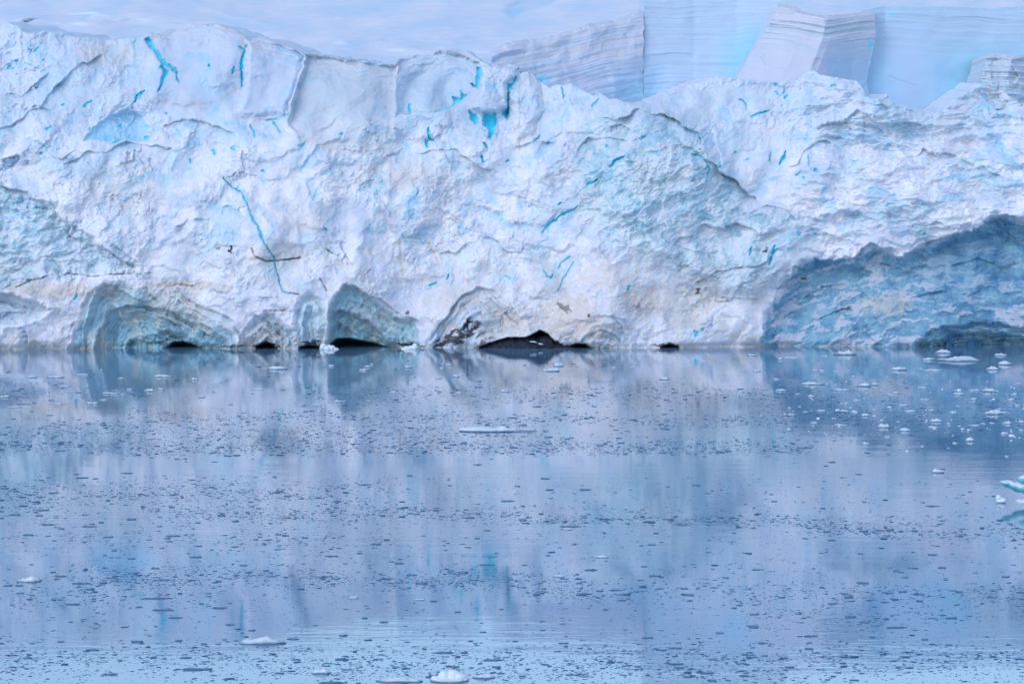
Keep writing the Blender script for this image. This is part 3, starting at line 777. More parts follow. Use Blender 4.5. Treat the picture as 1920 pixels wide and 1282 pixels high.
# 1 long banded wall rising to the right behind the pillar
block('serac', [(922, 96, 384), (940, 84, 385), (962, 77, 386), (1005, 73, 387), (1040, 66, 388), (1100, 46, 390), (1150, 38, 392), (1180, 26, 393), (1207, 21, 394)],
      [(915, 215, 380), (980, 215, 382), (1060, 225, 386), (1150, 235, 389), (1207, 240, 391)],
      [(915, 215, 380), (920, 150, 382), (922, 96, 384)], [(1207, 240, 391), (1207, 130, 392), (1207, 21, 394)], 300, 200,
      lambda u, v, s, t: 0.16 * strata(u, v, -0.22, 12, 300) + 0.7 * fbm(u, v, 70, 3, 302) + 0.12 * facets(u, v + .2 * u, 50, 303)[0] + 1.2 * sstep(1120, 1200, u) * sstep(90, 180, v) - 1.2 * sstep(0.82, 0.9, t) * sstep(1000, 960, u),
      lambda u, v, s, t: {'firn': 1.0, 'pale': 0.15 + 0.6 * sstep(1100, 1200, u) * sstep(100, 170, v), 'tan': 0.26 * sstep(-.1, .4, strata(u, v, -0.22, 9, 300)) * sstep(150, 90, v), 'teal': 0.22 * sstep(-.1, .5, strata(u, v, -0.22, 14, 309)), 'smooth': 0.8,
                          'cyan': 0.5 * np.exp(-((u - 1015) / 18) ** 2 - ((v - 150) / 10) ** 2)},
      14, 'grey banded ice wall with a crest climbing to the right behind the leaning pillar', 'serac', 1.0, 310)
# 2 pale banded wall, faintly blue
block('serac', [(1207, -30, 396), (1300, -34, 398), (1380, -36, 398), (1475, -36, 396)], [(1207, 240, 391), (1300, 230, 392), (1400, 230, 390), (1475, 230, 390)],
      [(1207, 240, 391), (1207, 100, 393), (1207, -30, 396)], [(1475, 230, 390), (1475, 100, 393), (1475, -36, 396)], 280, 240,
      lambda u, v, s, t: 0.16 * strata(u, v, -0.03, 13, 320) + 0.4 * fbm(u, v, 90, 3, 322) + 1.8 * np.exp(-((u - 1225) / 30) ** 2) * sstep(90, 190, v),
      lambda u, v, s, t: {'firn': 1.0, 'pale': 0.40 + 0.4 * sstep(1330, 1420, u) * sstep(20, 90, v) + .4 * np.exp(-((u - 1225) / 30) ** 2) * sstep(90, 190, v), 'teal': 0.16 * sstep(0, .5, strata(u, v, -0.03, 10, 320)) * sstep(60, 10, v), 'smooth': 0.85,
                          'cyan': 0.38 * sstep(1300, 1430, u) * sstep(20, 130, v)},
      16, 'tall pale-blue ice wall with level bands, left of the slanting tower', 'serac', 0.4, 330)
# 3 lilac tower with the slanting left edge
block('serac', [(1463, 6, 384), (1490, 12, 382.5), (1520, 24, 381), (1553, 29, 380), (1590, 26, 383), (1640, 20, 387)], [(1352, 220, 380), (1440, 230, 378), (1520, 230, 377), (1600, 235, 384), (1640, 240, 386)],
      [(1352, 220, 380), (1378, 152, 381), (1405, 108, 382), (1430, 66, 383), (1463, 6, 384)], [(1640, 240, 386), (1625, 150, 386), (1642, 70, 386), (1640, 20, 387)], 280, 240,
      lambda u, v, s, t: 0.35 * strata(u, v + 0.16 * np.abs(u - 1550), 0.0, 9, 340) * sstep(110, 40, v) + 0.4 * fbm(u, v, 80, 3, 342) + 0.12 * facets(u, v, 40, 343)[0],
      lambda u, v, s, t: {'firn': 1.0, 'pale': 0.05 + 0.5 * sstep(1540, 1560, u) * sstep(70, 130, v), 'teal': 0.30 * sstep(-.05, .35, strata(u, v + 0.16 * np.abs(u - 1550), 0.0, 9, 340)) * sstep(120, 60, v) + .08, 'tan': 0.12 * sstep(90, 30, v), 'smooth': 0.85,
                          'cyan': 0.9 * np.exp(-((u - 1632) / 4) ** 2 - ((v - 84) / 9) ** 2)},
      16, 'lilac-white ice tower with slanting left edge and curved grey bands', 'serac', 0.5, 350)
# 4 broad pale-blue wall
block('serac', [(1618, 20, 388.5), (1660, 12, 392), (1760, 12, 392), (1850, 16, 393), (1960, 10, 395), (2300, 20, 396)], [(1600, 250, 386.5), (1700, 255, 388), (1850, 250, 389), (1960, 250, 390), (2300, 250, 392)],
      [(1600, 250, 386.5), (1610, 150, 387.5), (1618, 20, 388.5)], [(2300, 250, 392), (2300, 120, 394), (2300, 20, 396)], 380, 240,
      lambda u, v, s, t: 0.2 * strata(u, v, 0.03, 13, 360) * sstep(130, 20, v) + 0.4 * fbm(u, v, 110, 3, 362) - 1.2 * np.exp(-((u - 1690) / 60) ** 2) + 0.12 * sstep(4, 0, np.abs(v - 152 - (u - 1690) * .33)) * (u > 1665) * (u < 1720),
      lambda u, v, s, t: {'firn': 1.0, 'pale': 0.5 + 0.35 * sstep(1720, 1830, u) * sstep(60, 140, v), 'teal': 0.22 * sstep(0, .4, strata(u, v, 0.03, 11, 360)) * sstep(60, 20, v), 'smooth': 0.9,
                          'cyan': 0.35 * np.exp(-((u - 1672) / 5) ** 2 - ((v - 28) / 5) ** 2) + 0.28 * sstep(1700, 1830, u) * sstep(50, 190, v) + .15 * np.exp(-((u - 1650) / 30) ** 2) * sstep(80, 150, v)},
      18, 'broad pale-blue ice wall right of the lilac tower', 'serac', 0.4, 370)
# 5 grey tower at the right edge
block('serac', [(1852, 102, 378), (1880, 101, 377), (1896, 106, 376.5), (1935, 100, 379), (2040, 110, 383)], [(1825, 250, 374), (1890, 250, 373), (1960, 250, 374), (2040, 250, 380)],
      [(1825, 250, 374), (1838, 156, 376), (1852, 102, 378)], [(2040, 250, 380), (2040, 180, 381), (2040, 110, 383)], 160, 130,
      lambda u, v, s, t: 0.5 * strata(u, v, 0.1, 9, 380) + 0.9 * fbm(u, v, 40, 4, 382) + 0.4 * facets(u, v, 34, 383)[0] - 0.8 * sstep(0.93, 0.97, t),
      lambda u, v, s, t: {'firn': 1.0, 'pale': 0.1, 'teal': 0.30 + .2 * sstep(0, .4, strata(u, v, 0.1, 9, 380)), 'tan': 0.25 * sstep(.9, .96, t), 'smooth': 0.6},
      12, 'grey flat-topped ice tower at the right edge above the rubble', 'serac', 1.0, 390)

# snowfield that climbs away behind everything
def snowfield():
    us_ = np.linspace(-700, 2600, 420); n2 = 260
    tt = np.linspace(0, 1, n2)
    U2, T2 = np.meshgrid(us_, tt)
    V2 = 260 + (-170 - 260) * T2
    Y2 = 400 + 0 * U2 + interp(V2, [(-170, 900), (-60, 330), (0, 190), (60, 90), (110, 40), (160, 10), (260, -6)])
    Y2 = Y2 - 25 * sstep(500, 250, U2) * sstep(60, 20, V2) - 10
    Y2 += 5 * fbm(U2 * 0.4, V2 * 2.0, 60, 4, 400) + 0.5 * fbm(U2 * 0.3, V2 * 2.4, 16, 4, 402)
    s = sdist(U2, V2, [(960, 40), (985, 28), (1030, 18), (1058, 0), (1085, -20), (1040, -30), (980, -10), (940, 18)], 30)
    Y2 += 6 * sstep(0, 8, s)
    s2 = sdist(U2, V2, [(36, 42), (60, 32), (110, 24), (178, 22), (184, 26), (168, 40), (120, 44), (70, 40), (44, 48)], 30)
    Y2 += 4 * sstep(0, 5, s2)
    for pts in ([(640, 36), (680, 34), (715, 30)], [(640, 78), (680, 80), (720, 76)], [(350, 2), (430, 28), (520, 50)]):
        d, t = dist_line(U2, V2, pts, 30); Y2 += -3 * np.exp(-(d / 4) ** 2)
    G = to_world(U2, V2, Y2)
    nn = fbm(U2 * 0.3, V2, 30, 4, 410)
    at = {k: 0 * U2 for k in ATTRS}
    at['pale'] = np.clip(0.22 + 0.3 * nn + 0.3 * sstep(0, 8, s) + .15 * sstep(0, 5, s2), 0, 1)
    at['cyan'] = 0.22 * sstep(0, 10, s) * sstep(-0.2, .3, nn)
    at['smooth'] = 0.85 + 0 * U2
    Q = grid_quads(n2, len(us_))
    co = G.reshape(-1, 3)
    q0 = Q[5000]; fn = np.cross(co[q0[1]] - co[q0[0]], co[q0[2]] - co[q0[0]])
    if fn[2] < 0: Q = Q[:, ::-1]
    me = np_mesh('snowfield', co, Q, {k: v.reshape(-1) for k, v in at.items()})
    me.materials.append(MAT_ICE)
    tag(link('snow_slope', me), 'smooth pale-blue snow slope climbing away behind the cliff', kind='structure')
snowfield()

# ----------------------------------------------------------------- floating ice
def floe_material():
    m, n, l, b = new_mat('floe_ice')
    def at(name):
        a = n.new('ShaderNodeAttribute'); a.attribute_name = name; return a.outputs['Fac']
    fine = noise_node(n, l, 7.0, 5, 0.7)
    base = mixc(n, l, fine.outputs[0], (0.62, 0.72, 0.84), (0.88, 0.89, 0.93))
    base = mixc(n, l, at('teal'), base, (0.10, 0.47, 0.56))
    base = mixc(n, l, at('deep'), base, mixc(n, l, fine.outputs[0], (0.04, 0.11, 0.20), (0.10, 0.20, 0.32)))
    base = mixc(n, l, at('tan'), base, (0.80, 0.70, 0.66))
    l.new(base, b.inputs['Base Color'])
    b.inputs['Roughness'].default_value = 0.45
    b.inputs['Specular IOR Level'].default_value = 0.3
    bp = n.new('ShaderNodeBump'); bp.inputs['Strength'].default_value = 0.5; bp.inputs['Distance'].default_value = 0.03
    l.new(noise_node(n, l, 18.0, 5, 0.7).outputs[0], bp.inputs['Height']); l.new(bp.outputs[0], b.inputs['Normal'])
    return m
MAT_FLOE = floe_material()
def brash_material():
    m, n, l, b = new_mat('brash_ice')
    tc = noise_node(n, l, 0.9, 3, 0.6)
    c = ramp(n, l, tc.outputs[0], [(0.35, (0.02, 0.08, 0.16)), (0.55, (0.045, 0.14, 0.26)), (0.72, (0.12, 0.26, 0.42))]).outputs[0]
    l.new(c, b.inputs['Base Color']); b.inputs['Roughness'].default_value = 0.35
    b.inputs['Specular IOR Level'].default_value = 0.25
    return m
MAT_BRASH = brash_material()

def floe_mesh(w, dy, h, seed, dark=0.0, lump=0.0):
    """irregular cake of ice: submerged skirt, wet blue rim, lumpy snow top"""
    rg = np.random.RandomState(seed)
    n = 30 if w > 1.2 else (20 if w > 0.6 else 12)
    th = np.linspace(0, 2 * math.pi, n, endpoint=False)
    sd0 = seed * 3.7
    R = 1 + 0.28 * perlin(np.cos(th) * 1.3 + sd0, np.sin(th) * 1.3 + 4, 7) + 0.22 * perlin(np.cos(th) * 3.4 + sd0, np.sin(th) * 3.4, 8) + 0.05 * rg.uniform(-1, 1, n)
    prof = [(0.86, -0.25, 1.0), (1.0, -0.02, 1.0), (1.0, 0.22, 0.8), (0.9, 0.5, 0.25), (0.72, 0.75, 0.0), (0.5, 0.9, 0.0), (0.26, 1.0, 0.0)]
    if n == 12: prof = [prof[i] for i in (0, 1, 3, 5)]
    co = []; dp = []
    for r, z, d in prof:
        x = R * r * np.cos(th) * w / 2; y = R * r * np.sin(th) * dy / 2
        q = x / w * 3.1 + sd0; p = y / dy * 2.3
        zz = z * h * (1 + (0.75 * perlin(q, p, 9) + 0.5 * perlin(q * 2.7, p * 2.7, 10)) * (z > 0.1) + lump * np.exp(-((x / w - 0.15) / 0.16) ** 2) * (z > .3))
        zz = np.where(z > 0.1, np.maximum(zz, 0.10 * h), zz)
        co.append(np.stack([x, y, zz], -1)); dp.append(np.full(n, max(d, dark * (1 if z < .8 else .75))))
    top = co[-1].mean(0)[None]; co.append(top); dp.append([dark * .7])
    co = np.concatenate(co); dp = np.concatenate(dp); k = len(prof)
    a = np.arange(k * n).reshape(k, n); b_ = np.roll(a, -1, 1)
    Q = np.stack([a[:-1], b_[:-1], b_[1:], a[1:]], -1).reshape(-1, 4)
    me = bpy.data.meshes.new('floe')
    me.from_pydata(co.tolist(), [], Q.tolist() + [[int(a[-1, i]), int(b_[-1, i]), k * n] for i in range(n)])
    me.polygons.foreach_set('use_smooth', [True] * len(me.polygons))
    for an, av in (('deep', dp), ('teal', np.clip(0.35 * (1 - co[:, 2] / max(h, 1e-3)), 0, 1) * (1 - dark))):
        at_ = me.attributes.new(an, 'FLOAT', 'POINT'); at_.data.foreach_set('value', np.ascontiguousarray(av, np.float32))
    me.materials.append(MAT_FLOE)
    return me

def where(u, v):
    if v < 700: row = 'close under the cliff'
    elif v < 740: row = 'in the far water'
    elif v < 795: row = 'beyond the long middle floe'
    elif v < 822: row = 'level with the long middle floe'
    elif v < 880: row = 'just nearer than the long middle floe'
    elif v < 1020: row = 'in the middle water'
    elif v < 1160: row = 'in the near water'
    else: row = 'in the nearest water'
    colm = [(130, 'by the left edge'), (470, 'below the left arch'), (620, 'below the long crack'), (800, 'below the teal cave'), (1130, 'below the rock gap'),
            (1420, 'below the plain cliff foot'), (1580, 'below the left blue ice'), (1710, 'below the right blue ice'), (1830, 'below the right cave'), (3000, 'by the right edge')]
    for lim, t in colm:
        if u < lim: return row, t
seedc = [1000]
def place_floe(u, v, w, h, dark=0.0, lump=0.0, label=None):
    if not dark and v < 860: w *= 1.15; h *= 1.1
    if dark: h *= .8; w *= .92
    """u, v = middle of the waterline in the photograph, w, h = its size there"""
    Y = water_y(v); ppm = F / Y; gz = CAMH / Y
    wm = w / ppm; hm = h / ppm
    dy = min(0.75 * wm, 0.45 * hm / gz) if not dark else min(0.6 * wm, 0.4 * hm / gz)
    ht = max(0.05, (0.62 if not dark else 0.45) * hm)
    seedc[0] += 1
    me = floe_mesh(wm, dy, ht, seedc[0], dark, lump)
    o = link('ice_floe' if wm > 1.1 else 'ice_chunk', me)
    o.location = ((u - CX) / F * Y, Y, 0)
    o.rotation_euler = (0, 0, random.Random(seedc[0]).uniform(-0.12, 0.12))
    row, colm = where(u, v)
    g = ('dark ' if dark else 'white ') + ('ice floes ' if wm > 1.1 else 'ice chunks ') + row
    if label is None:
        size = 'wide' if wm > 1.1 else ('small' if wm > 0.55 else 'tiny')
        ar = w / max(h, 1)
        shape = 'sliver' if ar > 6.5 else ('floe' if wm > 1.1 else ('flat piece' if ar > 3.6 else 'rounded chunk'))
        label = f"{size} {'dark' if dark else 'white'} {shape} {row}, {colm}"
    tag(o, label, 'ice floe', g)
    return o

def zoomed(lst, ou, ov, **k):
    for t in lst:
        x, y, w, h = t[:4]
        place_floe(ou + x / 3, ov + y / 3 + h / 6, w / 3, max(h, 6) / 3, label=(t[4] if len(t) > 4 else None), **k)
zoomed([(915,62,100,25,'broad flat white floe just under the blue streaked cliff'),(1465,55,85,20,'wedge-shaped pale floe right in front of the right cave mouth'),(1550,95,200,26,'long row-like white floe in front of the right cave, the widest there'),(1790,72,60,14),(1815,120,65,22,'bright white block-topped floe at right, below the cave shadow'),(1745,150,60,18),(1385,97,60,14),(550,95,22,14),(610,90,80,8),(800,82,40,8),(390,75,50,10),(420,163,40,10),(785,163,30,10),(745,160,25,8),(860,168,30,6),
 (1215,150,72,22,'white floe with a lump at either end, off the blue cliff'),(1410,160,100,8),(725,235,110,14,'long thin white floe below the blue streaked cliff'),(1020,243,60,18),(1080,238,34,16),(555,272,60,12),(900,270,80,10),(1010,275,35,8),(1345,258,50,10),(1640,272,55,10),(1725,272,70,18),(1715,294,40,8),(1550,293,50,12),(1865,295,35,9),(1200,287,40,10),(1165,298,40,8),(720,305,40,8),(650,295,30,8),(1845,325,40,12),(1635,322,40,12),(1360,325,60,8),(980,330,40,8),(1240,358,65,8),(1885,358,30,10),(1550,362,30,8),(600,373,24,6),(780,387,45,10),(910,388,45,12),(965,392,40,10),(690,394,30,6),(1280,390,60,12),(1400,385,40,8),(1520,395,45,8),
 (1745,395,90,26,'bright oval white floe among scattered chunks at right'),(1805,397,50,8),(1025,411,50,14),(610,410,36,10),(580,425,25,10),(1425,443,60,16),(1130,472,65,22),(1410,480,50,14),(1495,460,20,12),(1250,495,60,16),(740,455,36,10),(890,468,60,8),(850,432,30,6),(1640,470,60,8),(1690,460,30,8),(1740,457,30,8),(1825,455,50,14),(1905,448,30,18),(1575,490,26,14),(1610,497,24,12),(1615,550,44,20,'rounded pinkish-white chunk alone below the scattered chunks at right'),(1810,515,40,12),(1905,495,30,10),(1150,535,30,8),(1030,572,44,12),(1825,645,20,8),(1530,570,30,8),(1435,725,60,24,'small white pointed chunk beside a dark one, left of the teal iceberg'),(530,210,36,10),(960,195,20,5),(1340,152,30,6)], 1280, 640)
zoomed([(1560,148,100,16,'flat white floe below the white cliff left of the teal cave'),(1490,148,40,6),(1585,178,30,6),(1865,134,30,12),(465,185,60,10),(570,160,16,14),(315,198,80,10),(180,198,50,10),(915,192,90,14,'long pale floe in the dark reflection of the left arch'),(1095,210,36,12),(680,204,36,6),(840,272,50,16,'rounded white chunk below the left arch reflection'),(730,268,36,8),(905,265,36,10),(600,288,40,10),(640,290,50,10),(690,298,24,10),(365,250,60,6),(520,345,60,12),(30,308,50,12),(75,368,80,6),(330,350,80,5),(585,327,46,5),(1775,355,60,6),(1900,335,50,12),(1460,268,60,6)], 0, 640)
zoomed([(145,138,36,12),(125,158,44,10),(172,128,18,10),(375,140,40,14),(572,124,20,10),(606,130,36,10),(565,148,30,8),(645,193,36,14),(550,204,34,8),(400,197,26,8),(1223,130,50,18,'white chunk under the dark rock gap, the brighter of two'),(1190,158,60,20),(1145,162,30,10),(1530,145,30,8),(1640,143,36,6),(1820,207,50,14),(1240,250,40,8),(918,278,40,12),(1420,262,36,8),(660,288,36,8),(850,258,30,6),(290,285,40,8),(150,330,24,8),(12,333,24,8)], 640, 640)
zoomed([(168,376,130,24,'small floe with a white lump at its right end, near the left edge'),(1475,718,230,34,'long white snow-topped floe at lower left'),(1810,892,110,22,'flat white floe near the bottom, left of two larger ones')], 0, 960, lump=0.8)
zoomed([(330,938,240,26,'long low white floe at the bottom edge'),(805,917,120,24,'flat blue-white floe right of the tall white floe'),(1545,955,70,18),(1275,92,60,8),(1225,355,66,12,'thin pale floe alone in calm near water'),(1465,246,80,14,'small floe with a dark rim in calm near water'),(70,475,60,14),(440,487,60,10),(25,873,60,14),(10,945,40,20)], 640, 960)
# dark wet pieces
zoomed([(45,170,40,8),(440,285,36,8),(130,348,90,10),(1330,635,50,12),(75,432,40,8),(280,412,40,8),(497,460,30,8),(995,658,36,6),(715,738,70,6),(430,744,40,6)], 0, 640, dark=1.0)
zoomed([(765,688,56,10),(385,750,36,12),(130,803,80,6),(940,895,90,5),(1105,362,50,10),(1278,365,26,10),(1420,362,36,8),(778,457,34,6)], 640, 640, dark=1.0)
zoomed([(1465,712,36,12)], 1280, 640, dark=1.0)
zoomed([(1860,950,150,20),(1090,872,160,24),(1100,246,70,14),(1372,294,50,10),(1865,242,80,10),(885,480,170,10),(915,545,130,10),(985,588,90,10),(1235,534,90,8),(1295,628,60,8),(410,512,90,12),(620,908,90,8),(270,66,90,8),(975,130,90,6),(345,90,50,6),(500,78,90,6),(455,397,110,8),(340,357,80,6),(740,256,50,10),(105,408,60,8),(1415,660,50,8),(340,725,40,6),(1145,736,50,10),(160,815,50,8),(675,828,30,10)], 0, 960, dark=1.0)
zoomed([(1405,317,78,16),(570,787,130,6),(690,782,50,14),(640,863,60,12),(820,98,46,10),(1290,78,130,6),(820,293,90,6),(1540,433,60,8),(745,377,64,8),(665,395,40,8),(240,613,50,10),(130,592,40,6),(655,557,40,8),(1718,703,66,6),(1745,180,60,6),(1880,760,80,8),(1485,543,34,10)], 640, 960, dark=1.0)
zoomed([(840,14,50,10),(805,35,30,10),(990,84,48,6),(80,143,56,12),(1405,262,90,8),(415,620,60,6),(245,665,44,6),(1250,663,44,8),(1200,625,40,8),(840,810,54,8),(405,870,66,8),(1135,803,60,6),(140,1200,110,8),(170,1245,50,10),(30,1222,60,8),(345,1215,60,8),(210,975,60,8),(450,1033,60,6),(720,993,80,6),(1205,945,120,6),(315,820,44,6)], 1280, 860, dark=1.0)

# sculpted ice: lobes fused by a voxel remesh, then roughened
import bmesh
def sculpt(name, lobes, vox, rough, loc, label, cat, deep_z, teal, tan=0.0, seed=0):
    bm = bmesh.new()
    for (x, y, z, rx, ry, rz, tilt) in lobes:
        g = bmesh.ops.create_icosphere(bm, subdivisions=3, radius=1.0)
        for vv in g['verts']:
            c = vv.co; px, pz = c.x * rx, c.z * rz
            vv.co = (x + px * math.cos(tilt) - pz * math.sin(tilt), y + c.y * ry, z + px * math.sin(tilt) + pz * math.cos(tilt))
    me0 = bpy.data.meshes.new(name + '_raw'); bm.to_mesh(me0); bm.free()
    o = link(name, me0); md = o.modifiers.new('remesh', 'REMESH'); md.mode = 'VOXEL'; md.voxel_size = vox
    dg = bpy.context.evaluated_depsgraph_get()
    me = bpy.data.meshes.new_from_object(o.evaluated_get(dg))
    o.modifiers.clear(); o.data = me; me.name = name
    n = len(me.vertices)
    co = np.zeros(n * 3, np.float32); me.vertices.foreach_get('co', co); co = co.reshape(-1, 3).astype(float)
    nm = np.zeros(n * 3, np.float32); me.vertex_normals.foreach_get('vector', nm); nm = nm.reshape(-1, 3)
    d = fbm(co[:, 0] + co[:, 1] * .6, co[:, 2] + co[:, 1] * .4, 0.5, 4, seed, 0.6) + 0.7 * facets(co[:, 0] + co[:, 1] * .5, co[:, 2] * 1.2 + co[:, 1] * .3, 0.4, seed + 3)[0]
    co = co + nm * (d * rough)[:, None]
    me.vertices.foreach_set('co', co.astype(np.float32).ravel()); me.update()
    me.polygons.foreach_set('use_smooth', [True] * len(me.polygons))
    up = nm[:, 2]
    av = {'deep': np.clip(1 - (co[:, 2] - deep_z[0]) / deep_z[1], 0, 1), 'teal': np.clip(teal * (1.0 - 1.6 * np.clip(up, 0, 1)) + .1 * d, 0, 1), 'tan': np.clip(tan * np.clip(up, 0, 1), 0, 1)}
    for k, a in av.items():
        at_ = me.attributes.new(k, 'FLOAT', 'POINT'); at_.data.foreach_set('value', np.ascontiguousarray(a, np.float32))
    me.materials.clear(); me.materials.append(MAT_FLOE)
    o.location = loc
    tag(o, label, cat)
    bpy.data.meshes.remove(me0)
    return o
def wpos(u, v):
    Y = water_y(v); return ((u - CX) / F * Y, Y, 0), F / Y
# long plate in the middle of the water with a pinkish block on it
p, k = wpos(936, 808)
sculpt('ice_floe', [(-1.9, 0, .06, 1.5, .9, .34, 0.0), (-.6, 0, .05, 2.2, 1.0, .24, 0.02), (1.6, -.1, -.02, 2.1, .7, .13, -0.02), (-3.0, 0, .08, .5, .5, .22, 0), (.25, -.1, .22, .35, .4, .2, .4)], .07, .05, p,
       'long thin floe alone in the middle water with a pinkish block on top', 'ice floe', (0.03, 0.16), .5, .1, 501)
p, k = wpos(955, 807)
# foreground lump
p, k = wpos(843, 1275)
sculpt('ice_floe', [(0, 0, .02, .80, .55, .16, 0), (-.22, 0, .2, .28, .3, .22, .2), (.12, .05, .22, .32, .3, .24, -.1), (.42, 0, .14, .28, .3, .18, -.2), (-.5, 0, .08, .26, .25, .12, 0)], .03, .035, p,
       'tall rounded white floe at the bottom edge, highest of the near ones', 'ice floe', (0.0, 0.10), .35, .0, 511)
# teal berg cut by the right edge of the picture
p, k = wpos(1945, 940)
sculpt('iceberg', [(.5, 0, .5, 1.2, .9, 1.1, 0), (-1.3, 0, .95, 1.0, .5, .28, -.32), (-2.05, 0, 1.22, .42, .4, .2, -.2), (-.75, .1, 1.55, .5, .5, .30, .35), (-.35, 0, .9, .6, .6, .5, 0), (.5, 0, 1.5, .8, .6, .5, 0.2), (1.5, 0, .5, 1.3, .8, .8, 0), (-.7, -.2, -.05, .9, .6, .22, 0)], .05, .07, p,
       'teal and white iceberg with an arm reaching left, cut by the right edge', 'iceberg', (-0.5, 0.3), 1.0, .1, 521)
p, k = wpos(1877, 942)
sculpt('ice_chunk', [(0, 0, .1, .36, .3, .14, 0), (-.16, 0, .26, .2, .2, .24, .35), (.12, 0, .22, .25, .2, .12, -.3)], .03, .03, p,
       'small white peaked chunk beside the teal iceberg', 'ice chunk', (-.05, .08), .4, 0, 531)

# dark rock and rubble in the openings at the foot of the cliff
def rock_material():
    m, n, l, b = new_mat('wet_rock')
    t = noise_node(n, l, 1.2, 6, 0.7)
    l.new(ramp(n, l, t.outputs[0], [(0.3, (0.008, 0.014, 0.030)), (0.7, (0.026, 0.038, 0.07))]).outputs[0], b.inputs['Base Color'])
    b.inputs['Roughness'].default_value = 0.55
    bp = n.new('ShaderNodeBump'); bp.inputs['Distance'].default_value = 0.3
    l.new(noise_node(n, l, 3.0, 6, 0.7).outputs[0], bp.inputs['Height']); l.new(bp.outputs[0], b.inputs['Normal'])
    return m
MAT_ROCK = rock_material()
def lump(name, lobes, vox, rough, Y, u, mat, label, cat, seed):
    o = sculpt(name, lobes, vox, rough, ((u - CX) / F * Y, Y, 0), label, cat, (-0.6, 0.3), .3, .2, seed)
    if mat: o.data.materials.clear(); o.data.materials.append(mat)
    return o
lump('shore_rock', [(0, 0, -.3, 4.2, 2.4, 1.75, 0), (-2.8, 0, -.5, 2.8, 2.0, 1.3, 0), (3.2, .3, -.3, 2.0, 2.0, 1.9, 0), (5.8, 0, -.5, 1.6, 1.5, 1.2, 0)], .14, .18, 363.0, 975, MAT_ROCK, 'dark wet rock hump under the ice in the wide low gap', 'rock', 541)
lump('ice_chunk', [(0, 0, 0, .8, .5, .45, 0), (.7, 0, .15, .5, .4, .55, .2), (-.7, 0, -.05, .5, .4, .3, 0)], .06, .10, 359.3, 768, None, 'pile of white and brown-stained ice rubble right of the teal cave', 'ice chunk', 551)
lump('ice_chunk', [(0, 0, 0, 1.0, .6, .6, 0), (-.7, 0, .2, .5, .5, .6, .2), (.8, 0, -.05, .6, .4, .35, -.3)], .06, .10, 358.6, 616, None, 'pale blue-white ice block at the left foot of the teal cave', 'ice chunk', 561)
for uu, vv_, ww_, sdx, lb in ((1000, 641, .55, 571, 'bright sliver of ice lying on the dark rock'), (1014, 645, .35, 573, 'smaller sliver of ice low on the dark rock')):
    Yc = 360.9
    o = sculpt('ice_chunk', [(0, 0, 0, ww_, .3, .09, -.15)], .04, .03, ((uu - CX) / F * Yc, Yc, CAMH - (vv_ - HY) / F * Yc), lb, 'ice chunk', (-1, .1), .2, 0, sdx)

